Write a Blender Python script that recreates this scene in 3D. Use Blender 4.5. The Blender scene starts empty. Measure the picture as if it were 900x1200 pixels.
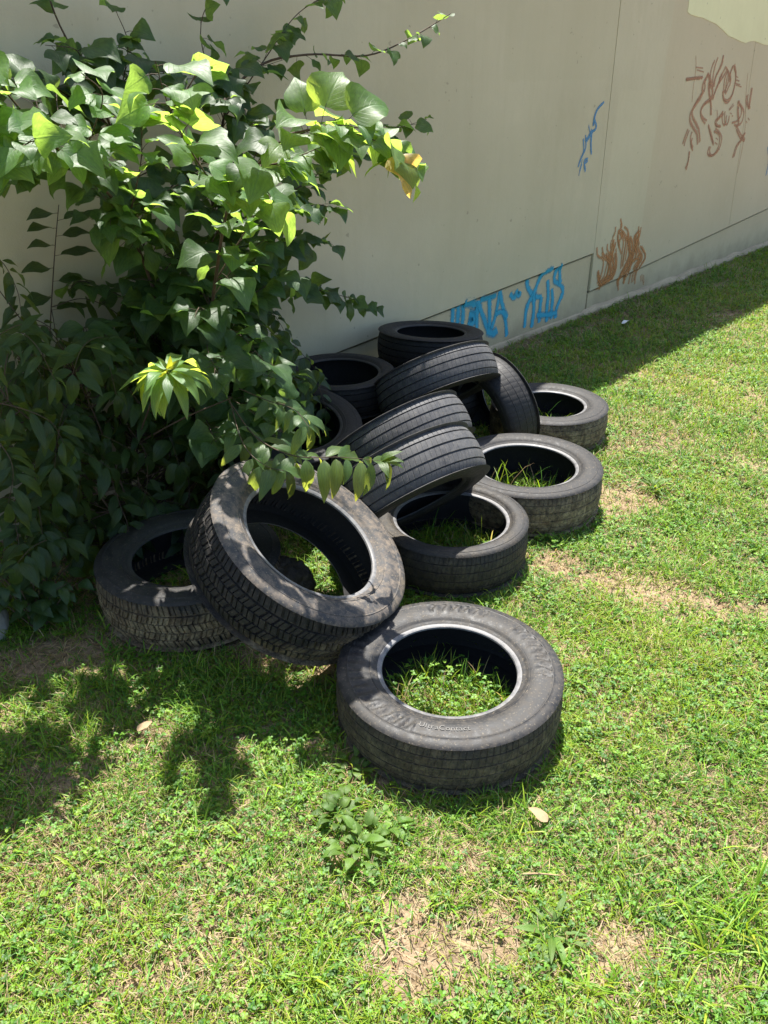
import bpy, bmesh, math, random
import numpy as np
from mathutils import Vector, Matrix, noise
rnd = random.Random(7)
rng = np.random.default_rng(11)
scene = bpy.context.scene
COL = scene.collection
PI = math.pi
R = math.radians

# ------------------------------------------------------------------ helpers
def link(o, parent=None):
    COL.objects.link(o)
    if parent is not None:
        o.parent = parent
    return o

def tag(o, label=None, cat=None, group=None, kind=None):
    if label: o['label'] = label
    if cat: o['category'] = cat
    if group: o['group'] = group
    if kind: o['kind'] = kind
    return o

def empty(name, loc, label=None, cat=None, group=None):
    o = bpy.data.objects.new(name, None)
    o.empty_display_size = 0.1
    o.location = loc
    link(o)
    return tag(o, label, cat, group)

def mesh_np(name, verts, faces_flat, loop_tot, mat, parent=None, smooth=True, col=None, uv=None, sharp=None):
    """one mesh object from numpy arrays; faces_flat: vertex indices, loop_tot: corners per face"""
    me = bpy.data.meshes.new(name)
    verts = np.asarray(verts, np.float32)
    faces_flat = np.asarray(faces_flat, np.int32).ravel()
    loop_tot = np.asarray(loop_tot, np.int32).ravel()
    me.vertices.add(len(verts)); me.vertices.foreach_set('co', verts.ravel())
    me.loops.add(len(faces_flat)); me.loops.foreach_set('vertex_index', faces_flat)
    me.polygons.add(len(loop_tot))
    st = np.concatenate([[0], np.cumsum(loop_tot)[:-1]]).astype(np.int32)
    me.polygons.foreach_set('loop_start', st)
    me.polygons.foreach_set('loop_total', loop_tot)
    me.polygons.foreach_set('use_smooth', np.full(len(loop_tot), bool(smooth)))
    me.update(calc_edges=True)
    if col is not None:
        a = me.attributes.new('tint', 'FLOAT_COLOR', 'POINT')
        c = np.ones((len(verts), 4), np.float32); c[:, :3] = col
        a.data.foreach_set('color', c.ravel())
    if uv is not None:
        a = me.attributes.new('leafuv', 'FLOAT_VECTOR', 'POINT')
        u3 = np.zeros((len(verts), 3), np.float32); u3[:, :uv.shape[1]] = uv
        a.data.foreach_set('vector', u3.ravel())
    me.validate()
    if sharp is not None:
        me.set_sharp_from_angle(angle=sharp)
    me.materials.append(mat)
    return link(bpy.data.objects.new(name, me), parent)

def bm_obj(name, bm, mat, parent=None, smooth=False):
    me = bpy.data.meshes.new(name)
    bmesh.ops.recalc_face_normals(bm, faces=bm.faces[:])
    bm.to_mesh(me); bm.free()
    for p in me.polygons: p.use_smooth = smooth
    me.materials.append(mat)
    return link(bpy.data.objects.new(name, me), parent)

def grid_faces(nu, nv, wrap_u=False, flip=False):
    """quad indices of a nu x nv vertex grid (index = i*nv+j)"""
    iu = np.arange(nu if wrap_u else nu - 1); jv = np.arange(nv - 1)
    I, J = np.meshgrid(iu, jv, indexing='ij')
    I2 = (I + 1) % nu
    q = np.stack([I * nv + J, I2 * nv + J, I2 * nv + J + 1, I * nv + J + 1], -1).reshape(-1, 4)
    return q[:, ::-1] if flip else q

# ------------------------------------------------------------------ materials
class NT:
    def __init__(self, name):
        self.m = bpy.data.materials.new(name); self.m.use_nodes = True
        self.t = self.m.node_tree; self.t.nodes.clear()
        self.out = self.t.nodes.new('ShaderNodeOutputMaterial')
    def n(self, typ, **kw):
        x = self.t.nodes.new('ShaderNode' + typ)
        for k, v in kw.items():
            if k.startswith('i_'):
                x.inputs[k[2:].replace('_', ' ')].default_value = v
            else: setattr(x, k, v)
        return x
    def l(self, a, b): self.t.links.new(a, b)
    def noise(self, vec, scale, detail=4, rough=0.55, out='Fac'):
        x = self.n('TexNoise'); x.inputs['Scale'].default_value = scale
        x.inputs['Detail'].default_value = detail; x.inputs['Roughness'].default_value = rough
        if vec is not None: self.l(vec, x.inputs['Vector'])
        return x.outputs[out]
    def ramp(self, fac, stops):
        x = self.n('ValToRGB'); cr = x.color_ramp
        while len(cr.elements) < len(stops): cr.elements.new(0.5)
        for e, (p, c) in zip(cr.elements, stops):
            e.position = p; e.color = (c, c, c, 1) if not hasattr(c, '__len__') else (*c, 1)
        self.l(fac, x.inputs['Fac']); return x.outputs['Color']
    def mix(self, fac, a, b, blend='MIX'):
        x = self.n('Mix', data_type='RGBA', blend_type=blend)
        for v, s in ((fac, x.inputs['Factor']), (a, x.inputs['A']), (b, x.inputs['B'])):
            if isinstance(v, bpy.types.NodeSocket): self.l(v, s)
            elif hasattr(v, '__len__'): s.default_value = (*v, 1)
            elif s.type == 'RGBA': s.default_value = (v, v, v, 1)
            else: s.default_value = v
        return x.outputs['Result']
    def math(self, op, a, b=0.0, clamp=False):
        x = self.n('Math', operation=op, use_clamp=clamp)
        for v, s in ((a, x.inputs[0]), (b, x.inputs[1])):
            if isinstance(v, bpy.types.NodeSocket): self.l(v, s)
            else: s.default_value = v
        return x.outputs[0]
    def mapr(self, v, a, b, c=0.0, d=1.0):
        x = self.n('MapRange'); x.clamp = True
        self.l(v, x.inputs['Value'])
        for k, q in zip(('From Min', 'From Max', 'To Min', 'To Max'), (a, b, c, d)): x.inputs[k].default_value = q
        return x.outputs['Result']
    def bump(self, h, strength, dist=0.01, normal=None):
        x = self.n('Bump'); x.inputs['Strength'].default_value = strength; x.inputs['Distance'].default_value = dist
        self.l(h, x.inputs['Height'])
        if normal is not None: self.l(normal, x.inputs['Normal'])
        return x.outputs['Normal']
    def bsdf(self, color, rough=0.6, normal=None, spec=0.5):
        b = self.n('BsdfPrincipled')
        for v, k in ((color, 'Base Color'), (rough, 'Roughness'), (spec, 'Specular IOR Level')):
            s = b.inputs[k]
            if isinstance(v, bpy.types.NodeSocket): self.l(v, s)
            elif hasattr(v, '__len__'): s.default_value = (*v, 1)
            else: s.default_value = v
        if normal is not None: self.l(normal, b.inputs['Normal'])
        return b
    def done(self, shader):
        self.l(shader.outputs[0] if hasattr(shader, 'outputs') else shader, self.out.inputs['Surface']); return self.m

def coords(t, which='Object'):
    return t.n('TexCoord').outputs[which]

def m_wall(name, base, patches=True, splash=0):
    t = NT(name); oc = coords(t)
    sep = t.n('SeparateXYZ'); t.l(oc, sep.inputs[0])
    big = t.noise(oc, 0.9, 5, 0.6); mid = t.noise(oc, 6, 5, 0.6)
    mp = t.n('Mapping'); t.l(oc, mp.inputs['Vector']); mp.inputs['Scale'].default_value = (9, 9, 0.7)
    streak = t.noise(mp.outputs[0], 1.6, 5, 0.65)
    c = t.mix(t.mapr(big, .35, .7), base, tuple(x * y for x, y in zip(base, (.86, .85, .82))))
    c = t.mix(t.mapr(streak, .5, .75, 0, .28), c, tuple(x * y for x, y in zip(base, (.8, .79, .74))))
    c = t.mix(t.mapr(mid, .58, .75, 0, .3), c, tuple(x * 1.1 for x in base))
    if patches:
        def band(v, a, b, f=.02):
            return t.math('MULTIPLY', t.mapr(v, a, a + f), t.mapr(v, b, b + f, 1, 0))
        wob = t.math('ADD', sep.outputs['X'], t.math('MULTIPLY', t.math('SUBTRACT', mid, .5), .05))
        wz = t.math('ADD', sep.outputs['Z'], t.math('MULTIPLY', t.math('SUBTRACT', mid, .5), .06))
        p1 = band(wob, 1.95, 6.2); p2 = t.math('MULTIPLY', band(wob, 1.3, 1.95), band(wz, .4, 1.55))
        p3 = t.math('MULTIPLY', band(wob, -.1, 1.18), band(wz, 1.62, 3.2))
        p4 = t.math('MULTIPLY', band(wob, -1.4, -.35, .3), band(wz, .85, 1.6, .2))
        c = t.mix(t.math('MULTIPLY', p1, .45), c, tuple(x * y for x, y in zip(base, (.95, .88, .84))))
        c = t.mix(t.math('MULTIPLY', p2, .35), c, tuple(x * y for x, y in zip(base, (1.06, 1.07, 1.04))))
        c = t.mix(t.math('MULTIPLY', p3, .35), c, tuple(x * y for x, y in zip(base, (.88, .88, .84))))
        c = t.mix(t.math('MULTIPLY', p4, .35), c, tuple(x * y for x, y in zip(base, (.84, .83, .8))))
    if splash:
        zz = t.math('SUBTRACT', sep.outputs['Z'], t.math('MULTIPLY', mid, .34))
        c = t.mix(t.math('MULTIPLY', t.mapr(zz, -.16, .02, 1, 0), splash), c, (.16, .125, .075))
        c = t.mix(t.mapr(t.noise(oc, 14, 6, .75), .56, .72, 0, .45), c, tuple(x * .6 for x in base))
    fine = t.noise(oc, 260, 3, .6); pl = t.noise(oc, 30, 4, .6)
    sp = t.noise(oc, 22, 2, .5)
    c = t.mix(t.mapr(sp, .735, .76, 0, .5), c, tuple(x * .45 for x in base))
    h = t.math('ADD', t.math('MULTIPLY', fine, .35), t.math('MULTIPLY', pl, .65))
    return t.done(t.bsdf(c, .75, t.bump(h, .6, .005), .3))

def m_concrete(name, base=(.42, .38, .31)):
    t = NT(name); oc = coords(t)
    a = t.noise(oc, 4, 6, .65); b = t.noise(oc, 40, 4, .6)
    c = t.mix(t.mapr(a, .35, .68), base, tuple(x * .68 for x in base))
    c = t.mix(t.mapr(b, .55, .75, 0, .6), c, tuple(x * 1.25 for x in base))
    h = t.math('ADD', a, t.math('MULTIPLY', b, .4))
    return t.done(t.bsdf(c, .85, t.bump(h, .6, .01), .25))

def m_spray(name, color, amount=.9):
    t = NT(name)
    uv = t.n('Attribute'); uv.attribute_name = 'leafuv'
    sep = t.n('SeparateXYZ'); t.l(uv.outputs['Vector'], sep.inputs[0])
    edge = t.math('ABSOLUTE', sep.outputs['X'])
    nz = t.noise(coords(t), 70, 4, .7)
    f = t.mapr(t.math('ADD', edge, t.math('MULTIPLY', t.math('SUBTRACT', nz, .5), .9)), .3, 1.0, amount, 0)
    b = t.bsdf(color, .6, None, .3); tr = t.n('BsdfTransparent')
    mx = t.n('MixShader'); t.l(f, mx.inputs[0]); t.l(tr.outputs[0], mx.inputs[1]); t.l(b.outputs[0], mx.inputs[2])
    return t.done(mx)

def m_plain(name, color, rough=.7, spec=.4, var=.25, scale=20):
    t = NT(name); oc = coords(t); a = t.noise(oc, scale, 4, .6)
    c = t.mix(t.mapr(a, .3, .7), color, tuple(x * (1 - var) for x in color))
    return t.done(t.bsdf(c, rough, t.bump(a, .3, .004), spec))

def m_rubber(name, dust=.4, dustcol=(.16, .13, .1), mud=0., base=.022, rough=.55, grey=.07, muddir=None):
    t = NT(name); oc = coords(t); geo = t.n('NewGeometry')
    oi = t.n('ObjectInfo')
    add = t.n('VectorMath', operation='ADD'); t.l(oc, add.inputs[0]); t.l(oi.outputs['Location'], add.inputs[1])
    v = add.outputs[0]
    a = t.noise(v, 7, 6, .65); b = t.noise(v, 45, 5, .65); f = t.noise(v, 300, 2, .5)
    g = (grey, grey, grey * 1.02)
    c = t.mix(t.mapr(a, .32, .68), (base, base, base * 1.06), g)
    c = t.mix(t.math('MULTIPLY', t.mapr(b, .42, .75), dust), c, dustcol)
    c = t.mix(t.math('MULTIPLY', t.mapr(t.noise(v, 150, 3, .6), .60, .68), .55 * dust), c, (.26, .21, .14))
    c = t.mix(t.math('MULTIPLY', t.mapr(t.noise(v, 16, 6, .8), .56, .7), .35 * dust), c, dustcol)
    if mud > 0:
        sep = t.n('SeparateXYZ'); t.l(geo.outputs['Position'], sep.inputs[0])
        ragged = t.math('ADD', sep.outputs['Z'], t.math('MULTIPLY', t.math('SUBTRACT', a, .5), .34))
        mk = t.math('MULTIPLY', t.mapr(ragged, .10, .24, 1, 0), t.mapr(t.noise(v, 55, 6, .8), .36, .56, .12, 1))
        c = t.mix(t.math('MULTIPLY', mk, mud), c, t.mix(t.mapr(t.noise(v, 18, 4, .7), .4, .62), (.15, .105, .058), (.30, .235, .135)))
        h2 = mk
    h = t.math('ADD', t.math('MULTIPLY', b, .5), t.math('MULTIPLY', f, .5))
    nrm = t.bump(h, .35, .002)
    if mud > 0: nrm = t.bump(h2, .5, .004, nrm)
    rg = t.mapr(b, .3, .7, rough, min(1, rough + .25))
    return t.done(t.bsdf(c, rg, nrm, .3))

def m_leaf(name, top, rough=.38, trans=.45, tcol=(.36, .50, .03), spec=.5):
    """leaf: glossy top, sunlight glowing through the blade; tint attribute multiplies"""
    t = NT(name)
    at = t.n('Attribute'); at.attribute_name = 'tint'
    uv = t.n('Attribute'); uv.attribute_name = 'leafuv'
    sep = t.n('SeparateXYZ'); t.l(uv.outputs['Vector'], sep.inputs[0])
    x = t.math('ABSOLUTE', sep.outputs['X'])
    mid = t.mapr(x, .02, .07, 1, 0)
    side = t.math('SINE', t.math('MULTIPLY', t.math('SUBTRACT', sep.outputs['Y'], t.math('MULTIPLY', x, .5)), 44))
    vein = t.math('MAXIMUM', mid, t.math('MULTIPLY', t.mapr(side, .9, 1.0), .6))
    nz = t.noise(uv.outputs['Vector'], 5, 3, .6)
    c = t.mix(t.mapr(nz, .3, .7), top, tuple(q * .78 for q in top))
    c = t.mix(t.math('MULTIPLY', vein, .4), c, tuple(min(1, q * 1.9 + .01) for q in top))
    c = t.mix(1.0, c, at.outputs['Color'], 'MULTIPLY')
    tc = t.mix(1.0, t.mix(t.math('MULTIPLY', vein, .6), t.mix(t.mapr(nz, .3, .7), tcol, tuple(q * .62 for q in tcol)), tuple(q * .4 for q in tcol)), at.outputs['Color'], 'MULTIPLY')
    nrm = t.bump(t.math('ADD', vein, t.math('MULTIPLY', nz, .8)), .25, .003)
    b = t.bsdf(c, rough, nrm, spec)
    tr = t.n('BsdfTranslucent'); t.l(tc, tr.inputs['Color']); t.l(nrm, tr.inputs['Normal'])
    mx = t.n('MixShader'); mx.inputs[0].default_value = trans
    t.l(b.outputs[0], mx.inputs[1]); t.l(tr.outputs[0], mx.inputs[2])
    return t.done(mx)

def m_grass(name):
    t = NT(name)
    at = t.n('Attribute'); at.attribute_name = 'tint'
    b = t.bsdf(at.outputs['Color'], .48, None, .28)
    tr = t.n('BsdfTranslucent')
    tc = t.mix(1.0, at.outputs['Color'], (1.5, 1.45, .75), 'MULTIPLY'); t.l(tc, tr.inputs['Color'])
    mx = t.n('MixShader'); mx.inputs[0].default_value = .38
    t.l(b.outputs[0], mx.inputs[1]); t.l(tr.outputs[0], mx.inputs[2])
    return t.done(mx)

def m_ground():
    t = NT('soil_thatch'); oc = coords(t)
    a = t.noise(oc, 2.2, 6, .65); b = t.noise(oc, 28, 6, .7); f = t.noise(oc, 160, 4, .7)
    c = t.mix(t.mapr(a, .35, .65), (.20, .145, .088), (.29, .215, .135))
    c = t.mix(t.mapr(b, .45, .66), c, (.075, .05, .028))
    c = t.mix(t.mapr(f, .52, .7, 0, .8), c, (.36, .28, .175))
    h = t.math('ADD', b, t.math('MULTIPLY', f, .6))
    return t.done(t.bsdf(c, .95, t.bump(h, .9, .012), .1))

M = dict(
    panel=m_wall('painted_siding', (.475, .43, .288)),
    cap=m_wall('painted_cap', (.475, .43, .288), False),
    old=m_wall('old_pale_paint', (.68, .67, .40), False),
    plinth=m_wall('painted_plinth', (.46, .40, .26), False, .5),
    concrete=m_concrete('footing_concrete', (.43, .34, .215)),
    dark=m_plain('dark_core', (.06, .055, .05)),
    blue=m_spray('blue_spray', (.03, .31, .46), .92), dblue=m_spray('dark_blue_spray', (.06, .21, .38), .85),
    brown=m_spray('brown_spray', (.34, .165, .085), .7), lbrown=m_spray('rust_spray', (.42, .19, .065), .68),
    soil=m_ground(), grass=m_grass('grass_blades'),
    heart=m_leaf('heart_leaf', (.034, .074, .024), .5, .48, (.36, .56, .08), .36),
    lance=m_leaf('lance_leaf', (.025, .055, .018), .45, .4, (.36, .46, .06), .32),
    ovate=m_leaf('ovate_leaf', (.03, .066, .022), .42, .38, (.3, .42, .03), .4),
    weed=m_leaf('weed_leaf', (.07, .14, .025), .5, .4, (.33, .45, .03), .3),
    bark=m_plain('twig_bark', (.085, .058, .038), .8, .3, .4, 60),
    stone=m_plain('stone', (.33, .32, .29), .85, .3, .3, 25),
    straw=m_plain('dry_leaf', (.30, .21, .12), .8, .2, .3, 60),
    paper=m_plain('white_scrap', (.75, .75, .73), .5, .4, .1, 30),
    letters=m_plain('scuffed_letters', (.13, .125, .115), .7, .3, .3, 200),
)
RUB = dict(  # shade on treads and sun on sides are partly put into the greys
    front=m_rubber('rubber_front', .25, (.10, .08, .055), .4, .010, .6, 0.0165),
    frontside=m_rubber('rubber_front_side', .5, (.08, .068, .054), 0, .009, .48, 0.0200),
    big=m_rubber('rubber_big_tread', .35, (.10, .08, .058), 1.0, .009, .65, 0.0150),
    bigside=m_rubber('rubber_big_side', .85, (.165, .13, .098), .5, .024, .6, 0.0420),
    muddy=m_rubber('rubber_muddy', .45, (.11, .082, .052), 1.0, .009, .6, 0.0150),
    mudside=m_rubber('rubber_muddy_side', .4, (.08, .07, .06), .0, .010, .55, 0.0190),
    grey=m_rubber('rubber_grey', .3, (.06, .056, .052), .2, .009, .5, 0.0170),
    treadgrey=m_rubber('rubber_sunlit_tread', .4, (.13, .125, .12), .1, .035, .5, 0.0638),  # lighter grey paints the sunlight on the three leaning treads
    dark=m_rubber('rubber_dark', .2, (.045, .042, .04), .1, .008, .55, 0.0105),  # darkened rubber; shade over the tilted rear tyre is put into it
    liner=m_rubber('rubber_liner', .1, (.06, .055, .05), 0, .012, .65, .02),
    bead=m_rubber('rubber_bead', .5, (.24, .23, .22), 0, .05, .4, .13),
    beaddark=m_rubber('rubber_bead_dark', .3, (.08, .075, .07), 0, .015, .45, .03),  # dark copy of the bead, with shade put into the colour
)

# ------------------------------------------------------------------ ground
FLAT = []      # (x, y, inner, outer) of tyres lying on the lawn, so that no grass grows through rubber
def gz(x, y):
    return 0.012 * noise.noise(Vector((x * 1.3, y * 1.3, 0))) + 0.006 * noise.noise(Vector((x * 5, y * 5, 3)))

nG = 201
g1 = np.linspace(-1, 1, nG)
gx = np.sign(g1) * (np.abs(g1) * 4 + np.abs(g1) ** 6 * 300)
GX, GY = np.meshgrid(gx + 0.3, gx + 3.2, indexing='ij')
GZ = np.array([gz(a, b) if abs(a) < 14 and abs(b) < 18 else 0 for a, b in zip(GX.ravel(), GY.ravel())])
q = grid_faces(nG, nG)
ground = mesh_np('ground', np.stack([GX.ravel(), GY.ravel(), GZ], 1), q, np.full(len(q), 4), M['soil'])
tag(ground, kind='structure')

# ------------------------------------------------------------------ building
W0 = Vector((0.7352, 5.3489, 0)); WANG = R(47.287)
E_ = Vector((math.cos(WANG), math.sin(WANG), 0)); N_ = Vector((math.sin(WANG), -math.cos(WANG), 0))
def wdist(x, y): return (x - W0.x) * N_.x + (y - W0.y) * N_.y
bld = empty('building', W0, 'long low building with beige painted wall, panel joints and sprayed graffiti above the lawn', 'building')
bld.rotation_euler = (0, 0, WANG)
HW = 2.9
def slab(name, poly, y0, y1, mat, bevel=.004):
    """polygon in the wall plane (s, z), extruded from y0 (front, towards the lawn) to y1"""
    bm = bmesh.new()
    f = [bm.verts.new((s, y0, z)) for s, z in poly]; b = [bm.verts.new((s, y1, z)) for s, z in poly]
    ff = bm.faces.new(f); bm.faces.new(b[::-1])
    k = len(poly)
    for i in range(k): bm.faces.new((f[i], b[i], b[(i + 1) % k], f[(i + 1) % k]))
    bmesh.ops.recalc_face_normals(bm, faces=bm.faces[:])
    if bevel:
        bmesh.ops.bevel(bm, geom=list(ff.edges), offset=bevel, segments=2, affect='EDGES')
    return bm_obj(name, bm, mat, bld)
seamL = lambda s: .412 + .05 * s
seamR = lambda s: min(.107 + .063 * s, .62)
slab('wall_core', [(-7, -.3), (16, -.3), (16, HW - .02), (-7, HW - .02)], .03, 6.0, M['dark'], 0)
J = 1.222
slab('siding_panel', [(-7, seamL(-7)), (J + .012, seamL(J)), (J - .078, HW), (-7, HW)], -.018, .028, M['panel'])
slab('siding_panel', [(J + .0175, seamR(J)), (8.14, seamR(8.14)), (16, .62), (16, HW), (J - .0725, HW)], -.018, .028, M['panel'])
gap = .016
slab('plinth', [(-7, -.3), (J + .006, -.3), (J + .006, seamL(J) - gap), (-7, seamL(-7) - gap)], -.003, .028, M['plinth'])
slab('plinth', [(J + .02, -.3), (16, -.3), (16, .62 - gap), (8.14, .62 - gap), (J + .02, seamR(J) - gap)], -.003, .028, M['plinth'])
slab('roof_cap', [(-7.02, HW), (16.02, HW), (16.02, HW + .05), (-7.02, HW + .05)], -.03, 6.02, M['cap'])
# concrete footing strip along the base, broken edge
fs = np.arange(-7, 16, .04)
fo = np.array([.028 + .022 * noise.noise(Vector((s * 3, 7, 0))) + .012 * noise.noise(Vector((s * 15, 2, 0))) for s in fs])
fo = np.maximum(fo + np.where(fs > 1.2, .008, -.01), .01)
fh = np.array([.026 + .016 * noise.noise(Vector((s * 4, 1, 5))) for s in fs]) + np.where(fs > 1.2, .012, 0)
prof = np.stack([np.stack([fs, fs * 0 - .004, fh + .012], 1), np.stack([fs, -.004 - fo * .7, fh + .004], 1), np.stack([fs, -.004 - fo, fh - .02], 1), np.stack([fs, -.004 - fo * 1.15, fh * 0 - .1], 1)], 1)
q = grid_faces(len(fs), 4)
mesh_np('footing', prof.reshape(-1, 3), q, np.full(len(q), 4), M['concrete'], bld, smooth=False)
# old pale paint left bare high on the wall, with a ragged lower edge
edge = [(2.189,2.057),(2.238,2.043),(2.33,2.035),(2.468,2.029),(2.601,2.011),(2.718,1.998),(2.829,1.972),(2.906,1.951),(3.004,1.923),(3.096,1.913),(3.191,1.9),(3.288,1.887),(3.383,1.879),(3.468,1.893),(3.56,1.898),(3.682,1.887),(3.808,1.873),(3.951,1.872),(4.153,1.882)]
edge = [(s + .012 * noise.noise(Vector((s * 30, z * 30, 1))), z) for s, z in edge]
last = edge[-1]
poly = edge + [(last[0] + .5, last[1] + .02), (last[0] + 1.3, last[1] - .03), (7.5, last[1] + .1), (7.6, HW - .004), (edge[0][0] - .04, HW - .004)]
slab('bare_paint_patch', poly, -.0205, -.017, M['old'], 0)
# vertical nail lines
for s0, s1 in ((3.453, 3.831),):
    slab('panel_joint', [(s0 - .003, HW - .01), (s0 + .003, HW - .01), (s1 + .003, seamR(s1) + .01), (s1 - .003, seamR(s1) + .01)], -.0195, -.017, M['plinth'], 0)

def ribbon(strokes, widths, y_of, mat, name, label=None):
    V, F, U = [], [], []
    for si, (st, w) in enumerate(zip(strokes, widths)):
        pts = np.array(st, float)
        if len(pts) > 2:      # smooth the polyline
            for _ in range(2):
                a = pts[:-1] * .75 + pts[1:] * .25; b = pts[:-1] * .25 + pts[1:] * .75
                mid_ = np.empty((2 * len(a), 2)); mid_[0::2] = a; mid_[1::2] = b
                pts = np.vstack([pts[:1], mid_, pts[-1:]])
        d = np.gradient(pts, axis=0); d /= np.linalg.norm(d, axis=1)[:, None] + 1e-9
        nn = np.stack([-d[:, 1], d[:, 0]], 1)
        base = len(V)
        for i, (p_, n_) in enumerate(zip(pts, nn)):
            ww = w * (.85 + .3 * rnd.random())
            if i in (0, len(pts) - 1): ww *= .5
            for k in (-1, 0, 1):
                s, z = p_ + n_ * ww * k
                V.append((s, y_of(s, z) - si * .00002, z)); U.append((k, i / len(pts)))
        for i in range(len(pts) - 1):
            for k in (0, 1):
                a = base + i * 3 + k
                F.append((a, a + 3, a + 4, a + 1))
    o = mesh_np(name, V, F, np.full(len(F), 4), mat, bld, uv=np.array(U, float))
    if label: tag(o, label)
    return o
def jit(strokes, n_, amt):
    out = list(strokes)
    for k_ in range(n_):
        for st in strokes:
            dx, dz = rnd.gauss(0, amt), rnd.gauss(0, amt * .6)
            out.append([(a + dx + rnd.gauss(0, amt * .25), b + dz + rnd.gauss(0, amt * .25)) for a, b in st])
    return out
def ysurf(s, z):
    if s < J: return -.0205 if z > seamL(s) - .006 else -.0055
    return -.0205 if z > seamR(s) - .006 else -.0055
blue = [[(-0.454,0.386),(-0.45,0.332),(-0.455,0.278)],[(-0.397,0.386),(-0.397,0.321),(-0.401,0.256)],[(-0.35,0.391),(-0.344,0.322),(-0.348,0.256)],[(-0.35,0.393),(-0.278,0.38),(-0.184,0.346),(-0.19,0.308),(-0.28,0.303)],[(-0.28,0.303),(-0.214,0.268),(-0.238,0.233),(-0.286,0.266)],[(-0.187,0.379),(-0.196,0.281),(-0.186,0.165)],[(-0.186,0.368),(-0.13,0.268),(-0.051,0.148)],[(-0.169,0.381),(-0.056,0.377),(0.01,0.379)],[(-0.065,0.368),(-0.054,0.264),(-0.042,0.158)],[(0.047,0.398),(0.036,0.321),(0.017,0.238),(-0.023,0.153)],[(0.047,0.398),(0.089,0.294),(0.142,0.184),(0.167,0.065)],[(0.015,0.25),(0.093,0.258),(0.16,0.198)],[(-0.071,0.158),(0.001,0.113),(0.048,0.138)],[(0.17,0.359),(0.216,0.316),(0.243,0.34)],[(0.239,0.37),(0.277,0.316),(0.292,0.354)],[(0.364,0.429),(0.373,0.369),(0.435,0.311),(0.494,0.28),(0.574,0.262)],[(0.545,0.429),(0.501,0.371),(0.469,0.299),(0.383,0.237),(0.385,0.079)],[(0.469,0.299),(0.489,0.174),(0.475,0.06)],[(0.535,0.424),(0.608,0.442),(0.674,0.447)],[(0.574,0.262),(0.564,0.191),(0.572,0.077)],[(0.632,0.373),(0.663,0.264),(0.657,0.173),(0.676,0.062)],[(0.701,0.3),(0.73,0.209),(0.723,0.122),(0.743,0.074)],[(0.797,0.454),(0.725,0.418),(0.715,0.347),(0.814,0.311),(0.872,0.258),(0.836,0.201),(0.79,0.134),(0.792,0.064)],[(0.787,0.45),(0.788,0.383),(0.813,0.318)],[(0.528,0.142),(0.667,0.114),(0.808,0.105)]]
ribbon(blue, [.030 if i not in (12, 3, 4) else .040 for i in range(len(blue))], ysurf, M['blue'], 'graffiti_tag', 'turquoise sprayed letters on the plinth below the panel seam')
dbl = [[(1.102,1.49),(1.022,1.446),(0.999,1.4),(1.001,1.347)],[(0.999,1.4),(1.061,1.334),(0.987,1.311),(0.982,1.284)],[(0.941,1.36),(0.961,1.322)],[(0.911,1.299),(0.934,1.244),(0.932,1.207),(0.895,1.172),(0.872,1.125)],[(0.987,1.311),(0.995,1.23),(1.021,1.169)],[(0.983,1.133),(0.93,1.115),(0.965,1.063)],[(0.907,1.117),(0.879,1.043)],[(0.932,1.255),(0.97,1.285),(1.006,1.326)]]
ribbon(jit(dbl, 1, .018), [.011] * len(dbl) * 2, ysurf, M['dblue'], 'graffiti_tag', 'small dark blue sprayed scrawl beside the vertical panel joint')
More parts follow.
